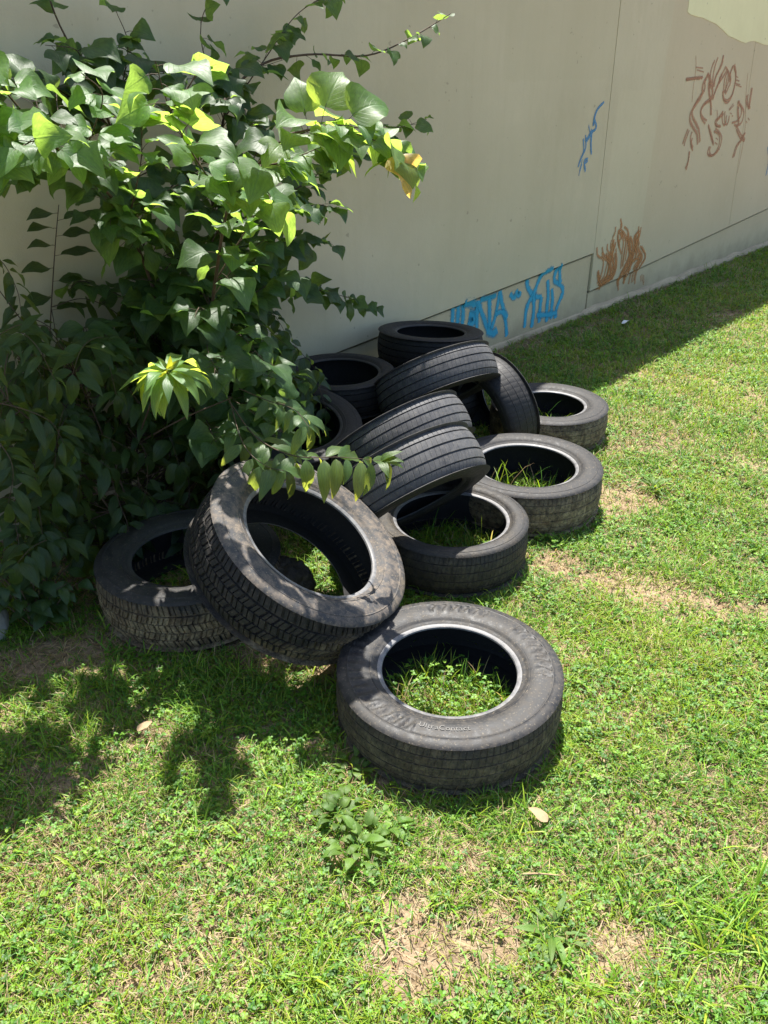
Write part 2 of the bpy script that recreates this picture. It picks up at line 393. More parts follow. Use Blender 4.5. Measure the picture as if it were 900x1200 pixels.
ub = [[(2.872,1.773),(2.841,1.709),(2.838,1.648),(2.857,1.563)],[(2.97,1.789),(2.966,1.732),(2.929,1.678),(2.881,1.625),(2.868,1.563)],[(3.004,1.655),(2.977,1.601),(2.929,1.523),(2.916,1.461)],[(3.064,1.709),(3.029,1.67),(2.97,1.616)],[(3.068,1.701),(3.147,1.654),(3.175,1.599),(3.14,1.536),(3.112,1.504),(3.078,1.616),(3.109,1.662)],[(3.216,1.713),(3.169,1.654),(3.201,1.591)],[(3.23,1.709),(3.313,1.638),(3.328,1.565),(3.306,1.476),(3.239,1.429),(3.151,1.447),(3.101,1.505)],[(2.742,1.656),(2.694,1.604),(2.732,1.542),(2.651,1.498),(2.563,1.423),(2.55,1.362),(2.655,1.303),(2.753,1.244),(2.804,1.152)],[(2.742,1.656),(2.832,1.595),(2.897,1.524),(2.895,1.461),(2.768,1.441),(2.71,1.388),(2.763,1.339),(2.87,1.311)],[(2.77,1.595),(2.802,1.526),(2.881,1.446),(2.926,1.349)],[(2.338,1.614),(2.477,1.624),(2.642,1.63)],[(2.51,1.683),(2.645,1.668)],[(3.33,1.605),(3.404,1.597)],[(3.349,1.569),(3.475,1.551)],[(3.177,1.373),(3.111,1.326),(3.034,1.305),(3.065,1.262),(3.169,1.254)],[(3.155,1.374),(3.205,1.273),(3.283,1.253),(3.263,1.337)],[(3.385,1.413),(3.302,1.374)],[(3.039,1.386),(3.07,1.344)],[(2.921,1.269),(3.0,1.191),(3.104,1.11)],[(3.051,1.222),(3.173,1.199),(3.226,1.138),(3.199,1.054),(3.081,1.019),(2.99,1.05),(3.018,1.107)],[(3.121,1.168),(3.176,1.149)],[(3.484,1.447),(3.506,1.363),(3.587,1.258),(3.551,1.233)],[(3.527,1.413),(3.653,1.358),(3.652,1.272),(3.571,1.241),(3.469,1.254)],[(3.631,1.486),(3.64,1.427),(3.744,1.373)],[(3.708,1.544),(3.715,1.468),(3.734,1.39)],[(3.536,1.217),(3.68,1.131),(3.792,1.107)],[(3.752,1.181),(3.689,1.113),(3.608,1.082),(3.578,0.977)],[(2.556,1.253),(2.515,1.184),(2.505,1.137)],[(2.642,1.193),(2.625,1.138),(2.695,1.093)],[(2.635,1.089),(2.639,1.007),(2.623,0.946)],[(3.38,1.333),(3.409,1.324)],[(3.761,1.299),(3.809,1.279)]]
ribbon(jit(ub, 1, .028), [.0145 if i != 7 else .020 for i in range(len(ub))] * 2, ysurf, M['brown'], 'graffiti_tag', 'tall reddish brown looping scrawl high on the right panel')
thin = [[(2.448,1.781),(2.495,1.694),(2.494,1.583),(2.52,1.455)],[(3.557,1.661),(3.606,1.487),(3.777,1.179),(3.769,0.826)]]
for th_ in thin: ribbon([th_], [.005], ysurf, M['brown'], 'graffiti_drip')
lb = [[(1.596,0.647),(1.61,0.601),(1.555,0.558),(1.624,0.458)],[(1.612,0.595),(1.692,0.553),(1.733,0.508),(1.72,0.412),(1.724,0.305)],[(1.473,0.518),(1.478,0.472)],[(1.554,0.513),(1.528,0.413),(1.491,0.301),(1.485,0.223)],[(1.727,0.529),(1.828,0.383),(1.768,0.298),(1.683,0.203),(1.714,0.143)],[(1.919,0.55),(1.939,0.488),(1.888,0.374),(1.841,0.246),(1.815,0.14)],[(1.946,0.42),(2.086,0.311),(1.981,0.265),(1.951,0.172),(1.965,0.128)],[(1.346,0.503),(1.375,0.442),(1.493,0.393),(1.496,0.281),(1.419,0.221)],[(1.566,0.421),(1.622,0.321),(1.606,0.23),(1.384,0.2)],[(1.819,0.411),(1.901,0.332),(1.858,0.284),(1.738,0.208)],[(1.932,0.327),(2.025,0.313),(1.937,0.216)],[(1.326,0.328),(1.343,0.26),(1.398,0.198)],[(1.418,0.274),(1.381,0.214)],[(2.124,0.172),(2.152,0.111)],[(1.783,0.528),(1.853,0.44),(1.849,0.312)],[(1.455,0.437),(1.558,0.304),(1.552,0.225)],[(1.896,0.533),(1.834,0.502),(1.933,0.415)]]
ribbon(jit(lb, 3, .035), [.015] * len(lb) * 4, ysurf, M['lbrown'], 'graffiti_tag', 'rust brown scribble low on the right panel just past the joint')
fr = [[(4.416,1.021),(4.543,0.889),(4.539,0.748)],[(4.523,1.03),(4.577,0.871),(4.749,0.747)]]
ribbon(fr, [.014] * 2, ysurf, M['dblue'], 'graffiti_tag')

# ------------------------------------------------------------------ tyres
def tyre_parts(Ro, ri, W, kind, serr=False):
    """lathe profiles with real tread grooves; axis = local z. Returns dict of part -> (verts, faces)"""
    H = Ro - ri; out = {}
    sw = [(0.0, .405), (.05, .425), (.09, .432), (.13, .445), (.17, .470), (.20, .476), (.215, .470), (.28, .488), (.38, .498), (.47, .5), (.56, .497),
          (.64, .493), (.70, .488), (.715, .494), (.735, .494), (.75, .486), (.80, .480), (.86, .470), (.91, .457), (.95, .441), (.975, .425)]
    if kind == 'highway': sw = [(a, b if b < .43 else .43 + (b - .43) * .45) for a, b in sw]
    NS = 360
    th = np.linspace(0, 2 * PI, NS, endpoint=False)
    for sgn in (1, -1):
        rr = np.array([ri + a * H for a, b in sw]); zz = np.array([b * W for a, b in sw])
        T, RR = np.meshgrid(th, rr, indexing='ij'); ZZ = np.repeat(zz[None], NS, 0)
        if serr:
            fr_ = (RR - ri) / H
            bandm = np.clip((fr_ - .4) / .06, 0, 1) * np.clip((.72 - fr_) / .05, 0, 1)
            arcs = ((T > R(150)) & (T < R(247))) | ((T > R(-12) % (2 * PI)) | (T < R(38))) | ((T > R(60)) & (T < R(100)))
            wv = np.sin((T * 57.3 / 7.2 + (fr_ - .5) * 1.8) * 2 * PI)
            ZZ = ZZ + bandm * arcs * np.clip(wv * 2, -1, 1) * .0034
        fine = ((RR - ri) / H > .9) * np.sin(T * 120) * .0006
        V = np.stack([(RR + fine) * np.cos(T), (RR + fine) * np.sin(T), sgn * ZZ], -1).reshape(-1, 3)
        out['sidewall%d' % sgn] = (V, grid_faces(NS, len(rr), True, sgn < 0))
        # bead lip: rounded ring at the rim edge
        bp = [(-.011, .372), (-.0095, .395), (-.005, .408), (0.0, .413), (.006, .416), (.010, .414), (.0112, .405)]
        rr = np.array([ri + a for a, b in bp]); zz = np.array([b * W for a, b in bp])
        T2 = np.linspace(0, 2 * PI, 180, endpoint=False)
        T, RR = np.meshgrid(T2, rr, indexing='ij'); ZZ = np.repeat(zz[None], 180, 0)
        V = np.stack([RR * np.cos(T), RR * np.sin(T), sgn * ZZ], -1).reshape(-1, 3)
        out['bead%d' % sgn] = (V, grid_faces(180, len(rr), True, sgn < 0))
    # liner
    lp = [(-.011, -.372), (.02, -.40), (.06, -.43), (.5 * H, -.455), (.8 * H, -.42), (H - .016, -.34), (H - .013, 0), (H - .016, .34), (.8 * H, .42), (.5 * H, .455), (.06, .43), (.02, .40), (-.011, .372)]
    T2 = np.linspace(0, 2 * PI, 128, endpoint=False)
    rr = np.array([ri + a for a, b in lp]); zz = np.array([b * W for a, b in lp])
    T, RR = np.meshgrid(T2, rr, indexing='ij'); ZZ = np.repeat(zz[None], 128, 0)
    out['inner_liner'] = (np.stack([RR * np.cos(T), RR * np.sin(T), ZZ], -1).reshape(-1, 3), grid_faces(128, len(rr), True, False))
    # tread
    xs = [-.425]; dep = [0]; rib = [0]
    if kind == 'highway':
        gro = [(-.27, .026), (-.095, .036), (.095, .036), (.27, .026)]; gd = .008; pitch = 92; pat = [0, .06, .16, .2, .55]; sd = .0012
    elif kind == 'terrain':
        gro = [(-.22, .03), (-.075, .022), (.075, .022), (.22, .03)]; gd = .008; pitch = 54; pat = [0, .03, .2, .23, .48, .5, .56, .58]; sd = .009
    elif kind == 'touring':
        gro = [(-.25, .018), (-.09, .022), (.09, .022), (.25, .018)]; gd = .004; pitch = 110; pat = [0, .05, .17, .2, .6]; sd = .0016
    else:
        gro = [(-.2, .02), (0, .02), (.2, .02)]; gd = .0012; pitch = 60; pat = [0, .06, .14, .18, .6]; sd = .0003
    k = 1
    edges_ = [-.40]
    for c_, w_ in gro:
        edges_ += [c_ - w_ / 2 - .0, c_ + w_ / 2]
    edges_.append(.40)
    for i in range(0, len(edges_), 2):
        a, b = edges_[i], edges_[i + 1]
        nn_ = 5
        for j in range(nn_):
            x = a + (b - a) * j / (nn_ - 1); xs.append(x); dep.append(0); rib.append(k)
        if i + 2 < len(edges_):
            c_ = edges_[i + 2]
            xs += [b + .003, c_ - .003]; dep += [gd, gd]; rib += [-1, -1]
        k += 1
    xs.append(.425); dep.append(0); rib.append(0)
    xs = np.array(xs); dep = np.array(dep); rib = np.array(rib)
    NP = len(pat); tt = np.array([(p + np.array(pat)) / pitch * 2 * PI for p in range(pitch)]).ravel()
    ph = np.tile(np.array(pat), pitch)
    sip = np.tile(np.array([1 if (i % 4) in (1, 2) else 0 for i in range(NP)]), pitch)
    if kind != 'terrain': sip = np.tile(np.array([0, 1, 1, 0, 0][:NP]), pitch)
    T, X = np.meshgrid(tt, xs, indexing='ij')
    S_ = np.repeat(sip[:, None], len(xs), 1); D_ = np.repeat(dep[None], len(tt), 0); RB = np.repeat(rib[None], len(tt), 0)
    if kind == 'terrain':
        S2 = S_ * sd * (RB > 0)
        skew = np.where(RB % 2 == 0, 1, -1) * (X - 0) * .7 + np.where(RB % 2 == 0, .05, 0) + np.where(RB < 0, 0, 0)
    else:
        shoulder = (RB == 1) | (RB == k - 1)
        S2 = S_ * sd * np.where(shoulder, 1.0, np.where(RB > 0, .75, 0))
        skew = X * .35 + np.where(RB == 2, .03, 0)
    depth = np.maximum(D_, S2)
    a_ = np.abs(X)
    crown = (-.010 * (a_ / .4) ** 2 - .007 * (a_ / .4) ** 6) * W / .2
    rj = Ro + crown - depth * np.clip((.416 - a_) / .015, 0, 1)
    # meet the sidewall ring
    edge_r = ri + .975 * H
    wgt = np.clip((a_ - .40) / .025, 0, 1)
    rj = rj * (1 - wgt) + edge_r * wgt
    TT = T + skew * (1 - wgt) * .3
    V = np.stack([rj * np.cos(TT), rj * np.sin(TT), X * W], -1).reshape(-1, 3)
    out['tread'] = (V, grid_faces(len(tt), len(xs), True))
    return out

TYRES = []
def make_tyre(label, c, axis, Ro, ri, W, kind, mat, spin=0, serr=False, bead='bead', sidemat=None, treadlabel=None):
    t = empty('car_tyre', c, label, 'tyre', 'worn car tyres dumped by the wall')
    zq = Vector((0, 0, 1)).rotation_difference(Vector(axis).normalized())
    # local x towards the viewer side so that spin is measured from there
    t.rotation_mode = 'QUATERNION'
    t.rotation_quaternion = zq @ Matrix.Rotation(spin, 3, 'Z').to_quaternion()
    P = tyre_parts(Ro, ri, W, kind, serr)
    for k_, (V, F) in P.items():
        nm = k_.rstrip('-1') if k_ != 'inner_liner' else k_
        mm = M_ = mat
        if nm == 'bead': M_ = RUB[bead]
        elif nm == 'inner_liner': M_ = RUB['liner']
        elif nm == 'sidewall' and sidemat: M_ = sidemat
        # lying flat things: a little squash is not needed
        mesh_np(nm, V, F, np.full(len(F), 4), M_, t, sharp=R(32))
    TYRES.append((t, Ro, ri, W))
    if abs(Vector(axis).normalized().z) > .97 and c[2] < .2:
        FLAT.append((c[0], c[1], ri, Ro))
    return t
def flat_axis(dx, dy): return (dx, dy, 1)

def flat(label, xy, Ro, ri, W, kind, mat, tilt=(0, 0), **kw):
    return make_tyre(label, (xy[0], xy[1], W / 2), (tilt[0], tilt[1], 1), Ro, ri, W, kind, mat, **kw)

t1 = flat('dusty tyre lying flat alone in front on the grass, raised lettering on its side', (0.19,1.823), .331, .207, .188, 'touring', RUB['front'], serr=True, sidemat=RUB['frontside'])
t3 = flat('dark muddy tyre lying flat in the shade of the shrub, under the leaning tyre', (-0.689,2.409), .325, .208, .215, 'terrain', RUB['muddy'], sidemat=RUB['mudside'], bead='beaddark')
t2 = make_tyre('big tyre with chunky tread and tan dusty side, leaning tilted over another tyre', (-0.279,2.203,0.311), (0.53,-0.138,0.836), .352, .237, .235, 'terrain', RUB['big'], sidemat=RUB['bigside'])
t4 = flat('flat grey tyre with long grass in its hole, behind the frontmost tyre', (0.259,2.693), .298, .222, .2, 'touring', RUB['grey'])
t12 = flat('flat tyre with brown mud caked on its right tread and grass inside', (0.62,3.158), .33, .222, .205, 'touring', RUB['muddy'], sidemat=RUB['mudside'])
t11 = flat('flat tyre farthest out on the lawn by the shadow edge', (0.863,3.94), .305, .19, .18, 'touring', RUB['muddy'], sidemat=RUB['mudside'])
t5 = make_tyre('grey tyre leaning tread towards the viewer, lowest of three with ribbed treads', (0.095,2.748,0.304), (-0.443,0.578,0.686), .305, .2, .215, 'highway', RUB['treadgrey'], sidemat=RUB['grey'], bead='beaddark')
t6 = make_tyre('tilted ribbed tyre squeezed in the middle of the three leaning treads', (0.072,3.092,0.307), (-0.452,0.526,0.721), .31, .2, .2, 'highway', RUB['treadgrey'], sidemat=RUB['grey'], bead='beaddark')
t7 = make_tyre('uppermost of the three leaning tyres, part of its ribbed tread sunlit', (0.25,3.669,0.378), (-0.343,0.495,0.798), .3, .2, .19, 'highway', RUB['treadgrey'], sidemat=RUB['grey'], bead='beaddark')
t8 = make_tyre('black tyre lying on top of the pile against the wall, near the turquoise letters', (0.251,4.262,0.374), (0.03,0.09,1), .287, .193, .19, 'highway', RUB['dark'], bead='beaddark')
t15 = flat('dark tyre underneath the topmost tyre against the wall', (0.262,4.189), .29, .2, .2, 'highway', RUB['dark'], bead='beaddark')
t9 = make_tyre('black tyre lying level beside the shrub, topmost of its stack', (-0.224,3.785,0.319), (0, 0, 1), .278, .206, .18, 'highway', RUB['dark'], bead='beaddark')
t14 = flat('black tyre at the bottom of the stack beside the shrub', (-0.175,3.625), .29, .2, .19, 'highway', RUB['dark'], bead='beaddark')
t10 = make_tyre('worn smooth tyre standing upright at the end of the pile, its opening facing the heap', (0.547,3.797,0.196), (-.80, -.48, -.24), .27, .185, .19, 'worn', RUB['grey'])
t13 = make_tyre('dark tyre tilted forward behind the big leaning one, half hidden by leaves', (-0.423,3.24,0.285), (0.106,-0.171,0.98), .325, .235, .19, 'highway', RUB['dark'], bead='beaddark')

# crumpled dark scrap lying inside the big leaning tyre's opening
bm = bmesh.new(); bmesh.ops.create_icosphere(bm, subdivisions=5, radius=1)
for v in bm.verts:
    k_ = 1 + .3 * noise.noise(v.co * 1.3 + Vector((3, 1, 2))) + .16 * abs(noise.noise(v.co * 3.1)) + .05 * noise.noise(v.co * 9)
    v.co = Vector((v.co.x * .085 * k_, v.co.y * .075 * k_, max(v.co.z, -.75) * .10 * k_))
lump = bm_obj('rubber_scrap', bm, RUB['grey'], None, True); lp = (-0.349,2.411); lump.location = (lp[0], lp[1], .075)
tag(lump, 'crumpled dark rubber scrap on the ground inside the opening of the big leaning tyre', 'scrap')
# raised lettering on the front tyre's upper side
def side_text(t, txt, rad, ang, size, z, name='raised_lettering'):
    cu = bpy.data.curves.new(name, 'FONT'); cu.body = txt; cu.size = size; cu.extrude = .002; cu.align_x = 'CENTER'; cu.space_character = 1.12
    tmp = bpy.data.objects.new(name, cu); COL.objects.link(tmp)
    dg = bpy.context.evaluated_depsgraph_get()
    me = bpy.data.meshes.new_from_object(tmp.evaluated_get(dg))
    bpy.data.objects.remove(tmp); bpy.data.curves.remove(cu)
    bm = bmesh.new(); bm.from_mesh(me)
    bmesh.ops.subdivide_edges(bm, edges=[e for e in bm.edges if e.calc_length() > .008], cuts=2)
    for v in bm.verts:      # tops of the letters point to the rim
        rr = rad - v.co.y; a = ang + v.co.x / rad
        v.co = Vector((rr * math.cos(a), rr * math.sin(a), z + v.co.z))
    bm.to_mesh(me); bm.free(); me.materials.clear(); me.materials.append(M['letters'])
    o = bpy.data.objects.new(name, me); link(o, t); return o
side_text(t1, 'UltraContact', .272, R(-97), .023, .188 * .4985)

# ------------------------------------------------------------------ lawn
dirt = [  # (x, y, rx, ry, angle, strength) bare, dry or trodden places
    (*(0.094,1.074), .15, .09, .1, .95), (*(0.257,1.104), .09, .08, 0, .9), (*(0.05,1.187), .06, .07, 0, .9), (*(0.663,2.622), .13, .09, -.3, .9), (*(1.259,2.358), .42, .07, -.35, .85),
    (*(0.954,2.476), .3, .10, -.3, .8), (*(1.056,3.186), .22, .16, .3, .85), (*(-0.024,1.587), .14, .07, -.5, 1), (*(-1.125,2.081), .3, .10, .2, .95), (*(-0.7,1.698), .07, .07, 0, .7),
    (*(-0.729,1.587), .3, .06, .2, .5), (*(-0.313,1.301), .4, .18, .2, .35), (*(-0.823,1.326), .35, .15, .2, .4), (*(-0.338,2.081), .3, .1, -.4, .8), (*(0.755,1.376), .25, .12, .3, .4), (*(0.499,1.045), .12, .07, .4, .8),
    (*(1.614,5.997), .45, .07, .75, .6), (*(1.029,5.564), .45, .09, .8, .7), (*(2.671,6.235), .3, .08, .7, .6), (*(1.366,3.794), .25, .12, .3, .5), (*(0.188,1.301), .08, .07, 0, .6), (*(0.733,1.026), .12, .06, .2, .6), (*(-0.392,1.064), .15, .1, .2, .5),
]
def vnoise(x, y, sc, seed):
    """vectorised value noise 0..1"""
    r_ = np.random.default_rng(seed); tab = r_.random((256, 256))
    fx = x * sc + 100; fy = y * sc + 100
    ix = np.floor(fx).astype(int); iy = np.floor(fy).astype(int); ux = fx - ix; uy = fy - iy
    ux = ux * ux * (3 - 2 * ux); uy = uy * uy * (3 - 2 * uy)
    g = lambda a, b: tab[a % 256, b % 256]
    return (g(ix, iy) * (1 - ux) + g(ix + 1, iy) * ux) * (1 - uy) + (g(ix, iy + 1) * (1 - ux) + g(ix + 1, iy + 1) * ux) * uy
def dirtmask(x, y):
    m = np.zeros_like(x)
    wx = x + .06 * (vnoise(x, y, 9, 5) - .5) + .05 * (vnoise(x, y, 25, 6) - .5); wy = y + .06 * (vnoise(x, y, 9, 15) - .5) + .05 * (vnoise(x, y, 25, 16) - .5)
    for dx, dy, rx, ry, an, st in dirt:
        c_, s_ = math.cos(an), math.sin(an)
        a = ((wx - dx) * c_ + (wy - dy) * s_) / rx; b = (-(wx - dx) * s_ + (wy - dy) * c_) / ry
        m = np.maximum(m, st * np.clip(1.5 - np.sqrt(a * a + b * b), 0, 1))
    wd = (x - W0.x) * N_.x + (y - W0.y) * N_.y
    m = np.maximum(m, .75 * np.clip(1 - wd / .16, 0, 1))
    m = np.maximum(m, .95 * np.clip(1.2 - ((x + 1.0) ** 2 / .5 + (y - 3.0) ** 2 / .5), 0, 1))   # bare shade under the shrub
    return m
def sample(n_try, base, dmin=.55, dmax=13., seed=1):
    r_ = np.random.default_rng(seed)
    y = dmin + (dmax - dmin) * r_.random(n_try) ** 2.2
    wdt = .56 * (y * .875 + .82) + .45
    x = (r_.random(n_try) * 2 - 1) * wdt
    pdf = wdt * 2 / 1.0                       # correct for sampling so the density follows the distance law
    yy = ((y - dmin) / (dmax - dmin)) ** (1 / 2.2)
    samp = n_try / (2 * wdt) / ((dmax - dmin) * 2.2 * yy ** 1.2 + 1e-6)
    d = np.sqrt(x * x + y * y + 2.2)
    want = base * np.clip(2.1 / d, 0, 1) ** 1.25
    keep = r_.random(n_try) < want / samp
    x, y = x[keep], y[keep]
    wd = (x - W0.x) * N_.x + (y - W0.y) * N_.y
    k_ = wd > .03
    for fx, fy, ri, ro in FLAT:
        dd = np.hypot(x - fx, y - fy); k_ &= ~((dd > ri - .0) & (dd < ro + .004))
    return x[k_], y[k_]
gzv = np.vectorize(gz)
parts = dict(V=[], F=[], L=[], C=[]); vcount = [0]
def push(V, F, L, C):
    parts['V'].append(V.reshape(-1, 3)); parts['F'].append((F + vcount[0]).ravel()); parts['L'].append(L); parts['C'].append(C.reshape(-1, 3))
    vcount[0] += V.reshape(-1, 3).shape[0]
def blades(x, y, length, width, lean, colr, az=None, curve=.5, z0=None):
    """bent grass blades: 2 base, 2 mid, 2 upper, 1 tip"""
    n_ = len(x); r_ = rng
    az = r_.random(n_) * 2 * PI if az is None else az
    fx, fy = np.cos(az), np.sin(az); sx, sy = -fy, fx
    tw = (r_.random(n_) - .5) * 1.6
    sx2, sy2 = sx * np.cos(tw) + fx * np.sin(tw), sy * np.cos(tw) + fy * np.sin(tw)
    z = gzv(x, y) - .002 if z0 is None else z0
    V = np.zeros((n_, 7, 3))
    hz = np.zeros(n_); up = np.zeros(n_); a = lean.copy()
    rows = [(0, 1.0), (.42, .9), (.78, .6), (1, 0)]
    prev = 0; idx = 0
    for f, w in rows:
        seg = (f - prev) * length; hz = hz + np.sin(a) * seg; up = up + np.cos(a) * seg; a = np.minimum(a + curve * (.6 + .8 * r_.random(n_)) * (.4 if f == 0 else 1), 2.3); prev = f
        c_ = np.stack([x + fx * hz, y + fy * hz, np.maximum(z + up, z + .002)], 1)
        s_ = np.stack([sx2, sy2, 0 * sx], 1) * (width * w / 2)[:, None]
        if w > 0:
            V[:, idx] = c_ - s_; V[:, idx + 1] = c_ + s_; idx += 2
        else: V[:, idx] = c_
    b = (np.arange(n_) * 7)[:, None]
    F = np.concatenate([b + np.array([[0, 1, 3, 2]]), b + np.array([[2, 3, 5, 4]]), b + np.array([[4, 5, 6]])], 1)
    L = np.tile(np.array([4, 4, 3]), n_)
    C = np.repeat(colr[:, None, :], 7, 1).copy()
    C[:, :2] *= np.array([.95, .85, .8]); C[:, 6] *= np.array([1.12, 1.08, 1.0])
    push(V, F, L, C)
def leaflets(x, y, z, rad, az, tilt, colr, elong=1.0, droop=.15):
    """little ovate leaves: a 6-sided blade folded along its middle"""
    n_ = len(x)
    sh = np.array([(0, 0), (.35, .42), (.75, .40), (1.0, 0), (.75, -.40), (.35, -.42), (.52, 0)])
    lx = sh[:, 0] * elong; ly = sh[:, 1]; lz = np.array([0, .14, .08, -droop, .08, .14, 0.0])
    ca, sa, ct, st = np.cos(az), np.sin(az), np.cos(tilt), np.sin(tilt)
    X = lx[None] * ct[:, None] - lz[None] * st[:, None]; Z = lx[None] * st[:, None] + lz[None] * ct[:, None]
    V = np.stack([x[:, None] + rad[:, None] * (X * ca[:, None] - ly[None] * sa[:, None]), y[:, None] + rad[:, None] * (X * sa[:, None] + ly[None] * ca[:, None]), np.maximum(z[:, None] + rad[:, None] * Z, .001)], 2)
    b = (np.arange(n_) * 7)[:, None]
    F = np.concatenate([b + np.array([[0, 6, 1]]), b + np.array([[1, 6, 2]]), b + np.array([[2, 6, 3]]), b + np.array([[3, 6, 4]]), b + np.array([[4, 6, 5]]), b + np.array([[5, 6, 0]])], 1)
    C = np.repeat(colr[:, None, :], 7, 1)
    push(V, F, np.full(6 * n_, 3), C)
def pick(n_, pal, jit=.18):
    pal = np.array(pal); c = pal[rng.integers(0, len(pal), n_)]
    return c * (1 + (rng.random((n_, 1)) - .5) * 2 * jit) * (1 + (rng.random((n_, 3)) - .5) * jit)
GREEN = [(.088, .20, .018), (.115, .225, .02), (.07, .175, .018), (.142, .245, .022), (.048, .13, .018), (.165, .255, .026)]
YEL = [(.19, .28, .02), (.225, .29, .026), (.175, .27, .02)]
TAN = [(.30, .23, .12), (.24, .18, .09), (.36, .285, .16), (.20, .145, .075)]
CLOV = [(.085, .19, .018), (.11, .22, .02), (.06, .15, .018), (.145, .25, .024), (.045, .115, .016)]
def far(x, y): return np.clip(np.sqrt(x * x + y * y + 2.2) / 2.1, 1, 5)

# 1 fine grass
x, y = sample(4200000, 24000, seed=21)
dm = dirtmask(x, y); clump = vnoise(x, y, 7, 31) * .6 + vnoise(x, y, 22, 32) * .4; zone = vnoise(x, y, 2.1, 33)
k_ = rng.random(len(x)) < np.clip(1.08 - dm * .85, .08, 1) * np.clip(.55 + 1.0 * clump, 0, 1)
x, y, zone, clump, dm = x[k_], y[k_], zone[k_], clump[k_], dm[k_]
sc = far(x, y) ** .55; n_ = len(x)
col_ = pick(n_, GREEN); yl = pick(n_, YEL); tn = pick(n_, TAN)
m_ = (rng.random(n_) < .15 + .45 * (zone > .55))[:, None]; col_ = np.where(m_, yl, col_)
m_ = (rng.random(n_) < .05 + .10 * np.clip((vnoise(x, y, 1.7, 91) * .6 + vnoise(x, y, 5, 92) * .4 - .35) * 2, 0, 1) + .4 * np.clip(dm, 0, 1) + .12 * (vnoise(x, y, 4, 77) > .6))[:, None]; col_ = np.where(m_, tn, col_)
ln = (.024 + .044 * rng.random(n_) ** 1.5) * (.5 + 1.1 * clump) * (1 - .35 * np.clip(dm, 0, 1))
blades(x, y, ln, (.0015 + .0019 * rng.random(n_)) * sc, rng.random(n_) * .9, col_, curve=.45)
nf = n_
# 1b coarse blades standing above the rest, in patches
x, y = sample(1500000, 5200, seed=26); dm = dirtmask(x, y); cl = vnoise(x, y, 4.5, 51) * .5 + vnoise(x, y, 14, 52) * .5
k_ = rng.random(len(x)) < np.clip((cl - .3) * 2.6, .03, 1) * np.clip(1.05 - dm, .03, 1); x, y, cl = x[k_], y[k_], cl[k_]; n_ = len(x)
c1 = pick(n_, [(.10, .225, .018), (.13, .255, .02), (.078, .19, .018), (.175, .275, .024), (.055, .145, .018)], .28)
blades(x, y, (.03 + .05 * rng.random(n_) ** 1.6) * (.6 + .7 * cl), (.0028 + .0026 * rng.random(n_)) * far(x, y) ** .5, .25 + .95 * rng.random(n_), c1, curve=.45)
# 2 dead thatch lying flat
x, y = sample(900000, 5200, seed=22); dm = dirtmask(x, y)
k_ = rng.random(len(x)) < .07 + .42 * np.clip((vnoise(x, y, 1.7, 91) * .6 + vnoise(x, y, 5, 92) * .4 - .35) * 2, 0, 1) + .5 * dm; x, y = x[k_], y[k_]; n_ = len(x); sc = far(x, y) ** .55
blades(x, y, .02 + .04 * rng.random(n_), (.0012 + .0012 * rng.random(n_)) * sc, 1.1 + .45 * rng.random(n_), pick(n_, TAN, .25), curve=.12, z0=gzv(x, y) + .003 + .012 * rng.random(n_))
# 3 clover and other small broad leaves
x, y = sample(1300000, 5200, seed=23); dm = dirtmask(x, y); cl = vnoise(x, y, 3.2, 41) * .55 + vnoise(x, y, 11, 42) * .45
k_ = rng.random(len(x)) < np.clip((cl - .34) * 4, .05, 1) * np.clip(1 - dm, .04, 1); x, y = x[k_], y[k_]
n_ = len(x); z = gzv(x, y) + .008 + .026 * rng.random(n_); a0 = rng.random(n_) * 2 * PI; rd = (.0045 + .005 * rng.random(n_)) * far(x, y) ** .5; cc = pick(n_, CLOV)
tb = (rng.random(n_) - .35) * .6
for k3 in range(3):
    leaflets(x, y, z, rd, a0 + k3 * 2.094 + (rng.random(n_) - .5) * .4, tb + (rng.random(n_) - .5) * .6, cc, 1.05)
# 4 wide crabgrass tufts
tx, ty = sample(90000, 62, dmax=9, seed=24); dm = dirtmask(tx, ty); k_ = rng.random(len(tx)) < np.clip(1.1 - dm, .1, 1); tx, ty = tx[k_], ty[k_]
extra = [(*(0.807,1.124), 26, .13), (*(0.881,1.209), 24, .14), (*(0.709,1.064), 22, .12), (*(0.802,1.187), 16, .12), (*(0.831,1.064), 18, .13), (*(0.693,1.187), 12, .1), (*(0.43,0.981), 14, .09), (*(0.563,1.144), 10, .1), (*(0.375,1.429), 12, .08), (*(0.381,1.008), 10, .1), (*(-0.145,1.008), 12, .09), (*(-0.192,1.124), 8, .08), (*(-0.498,1.732), 16, .08), (*(-0.58,1.602), 18, .08), (*(-0.946,1.665), 20, .09), (*(0.951,3.145), 10, .08), (*(1.241,3.227), 26, .07), (*(0.676,2.883), 14, .1), (*(0.08,2.476), 16, .09), (*(0.347,2.449), 12, .09), (*(0.541,2.476), 12, .09), (*(0.116,1.541), 14, .05), (*(-0.018,1.008), 9, .09), (*(0.781,1.602), 9, .07)]
for s_ in np.arange(-4, 13, .05):
    if vnoise(np.array([s_]), np.array([0.]), 2.2, 61)[0] + .35 * rng.random() > .5:
        o_ = .04 + .09 * rng.random(); extra.append((W0.x + E_.x * s_ + N_.x * o_, W0.y + E_.y * s_ + N_.y * o_, int(rng.integers(3, 8)), .04 + .07 * rng.random()))
for fx, fy, ri, ro in FLAT:      # grass the mower cannot reach, round the tyres
    for a_ in np.arange(0, 6.28, .13):
        if rng.random() < .75: extra.append((fx + (ro + .012) * math.cos(a_), fy + (ro + .012) * math.sin(a_), int(rng.integers(3, 7)), .035 + .05 * rng.random()))
bx, by, bl = [], [], []
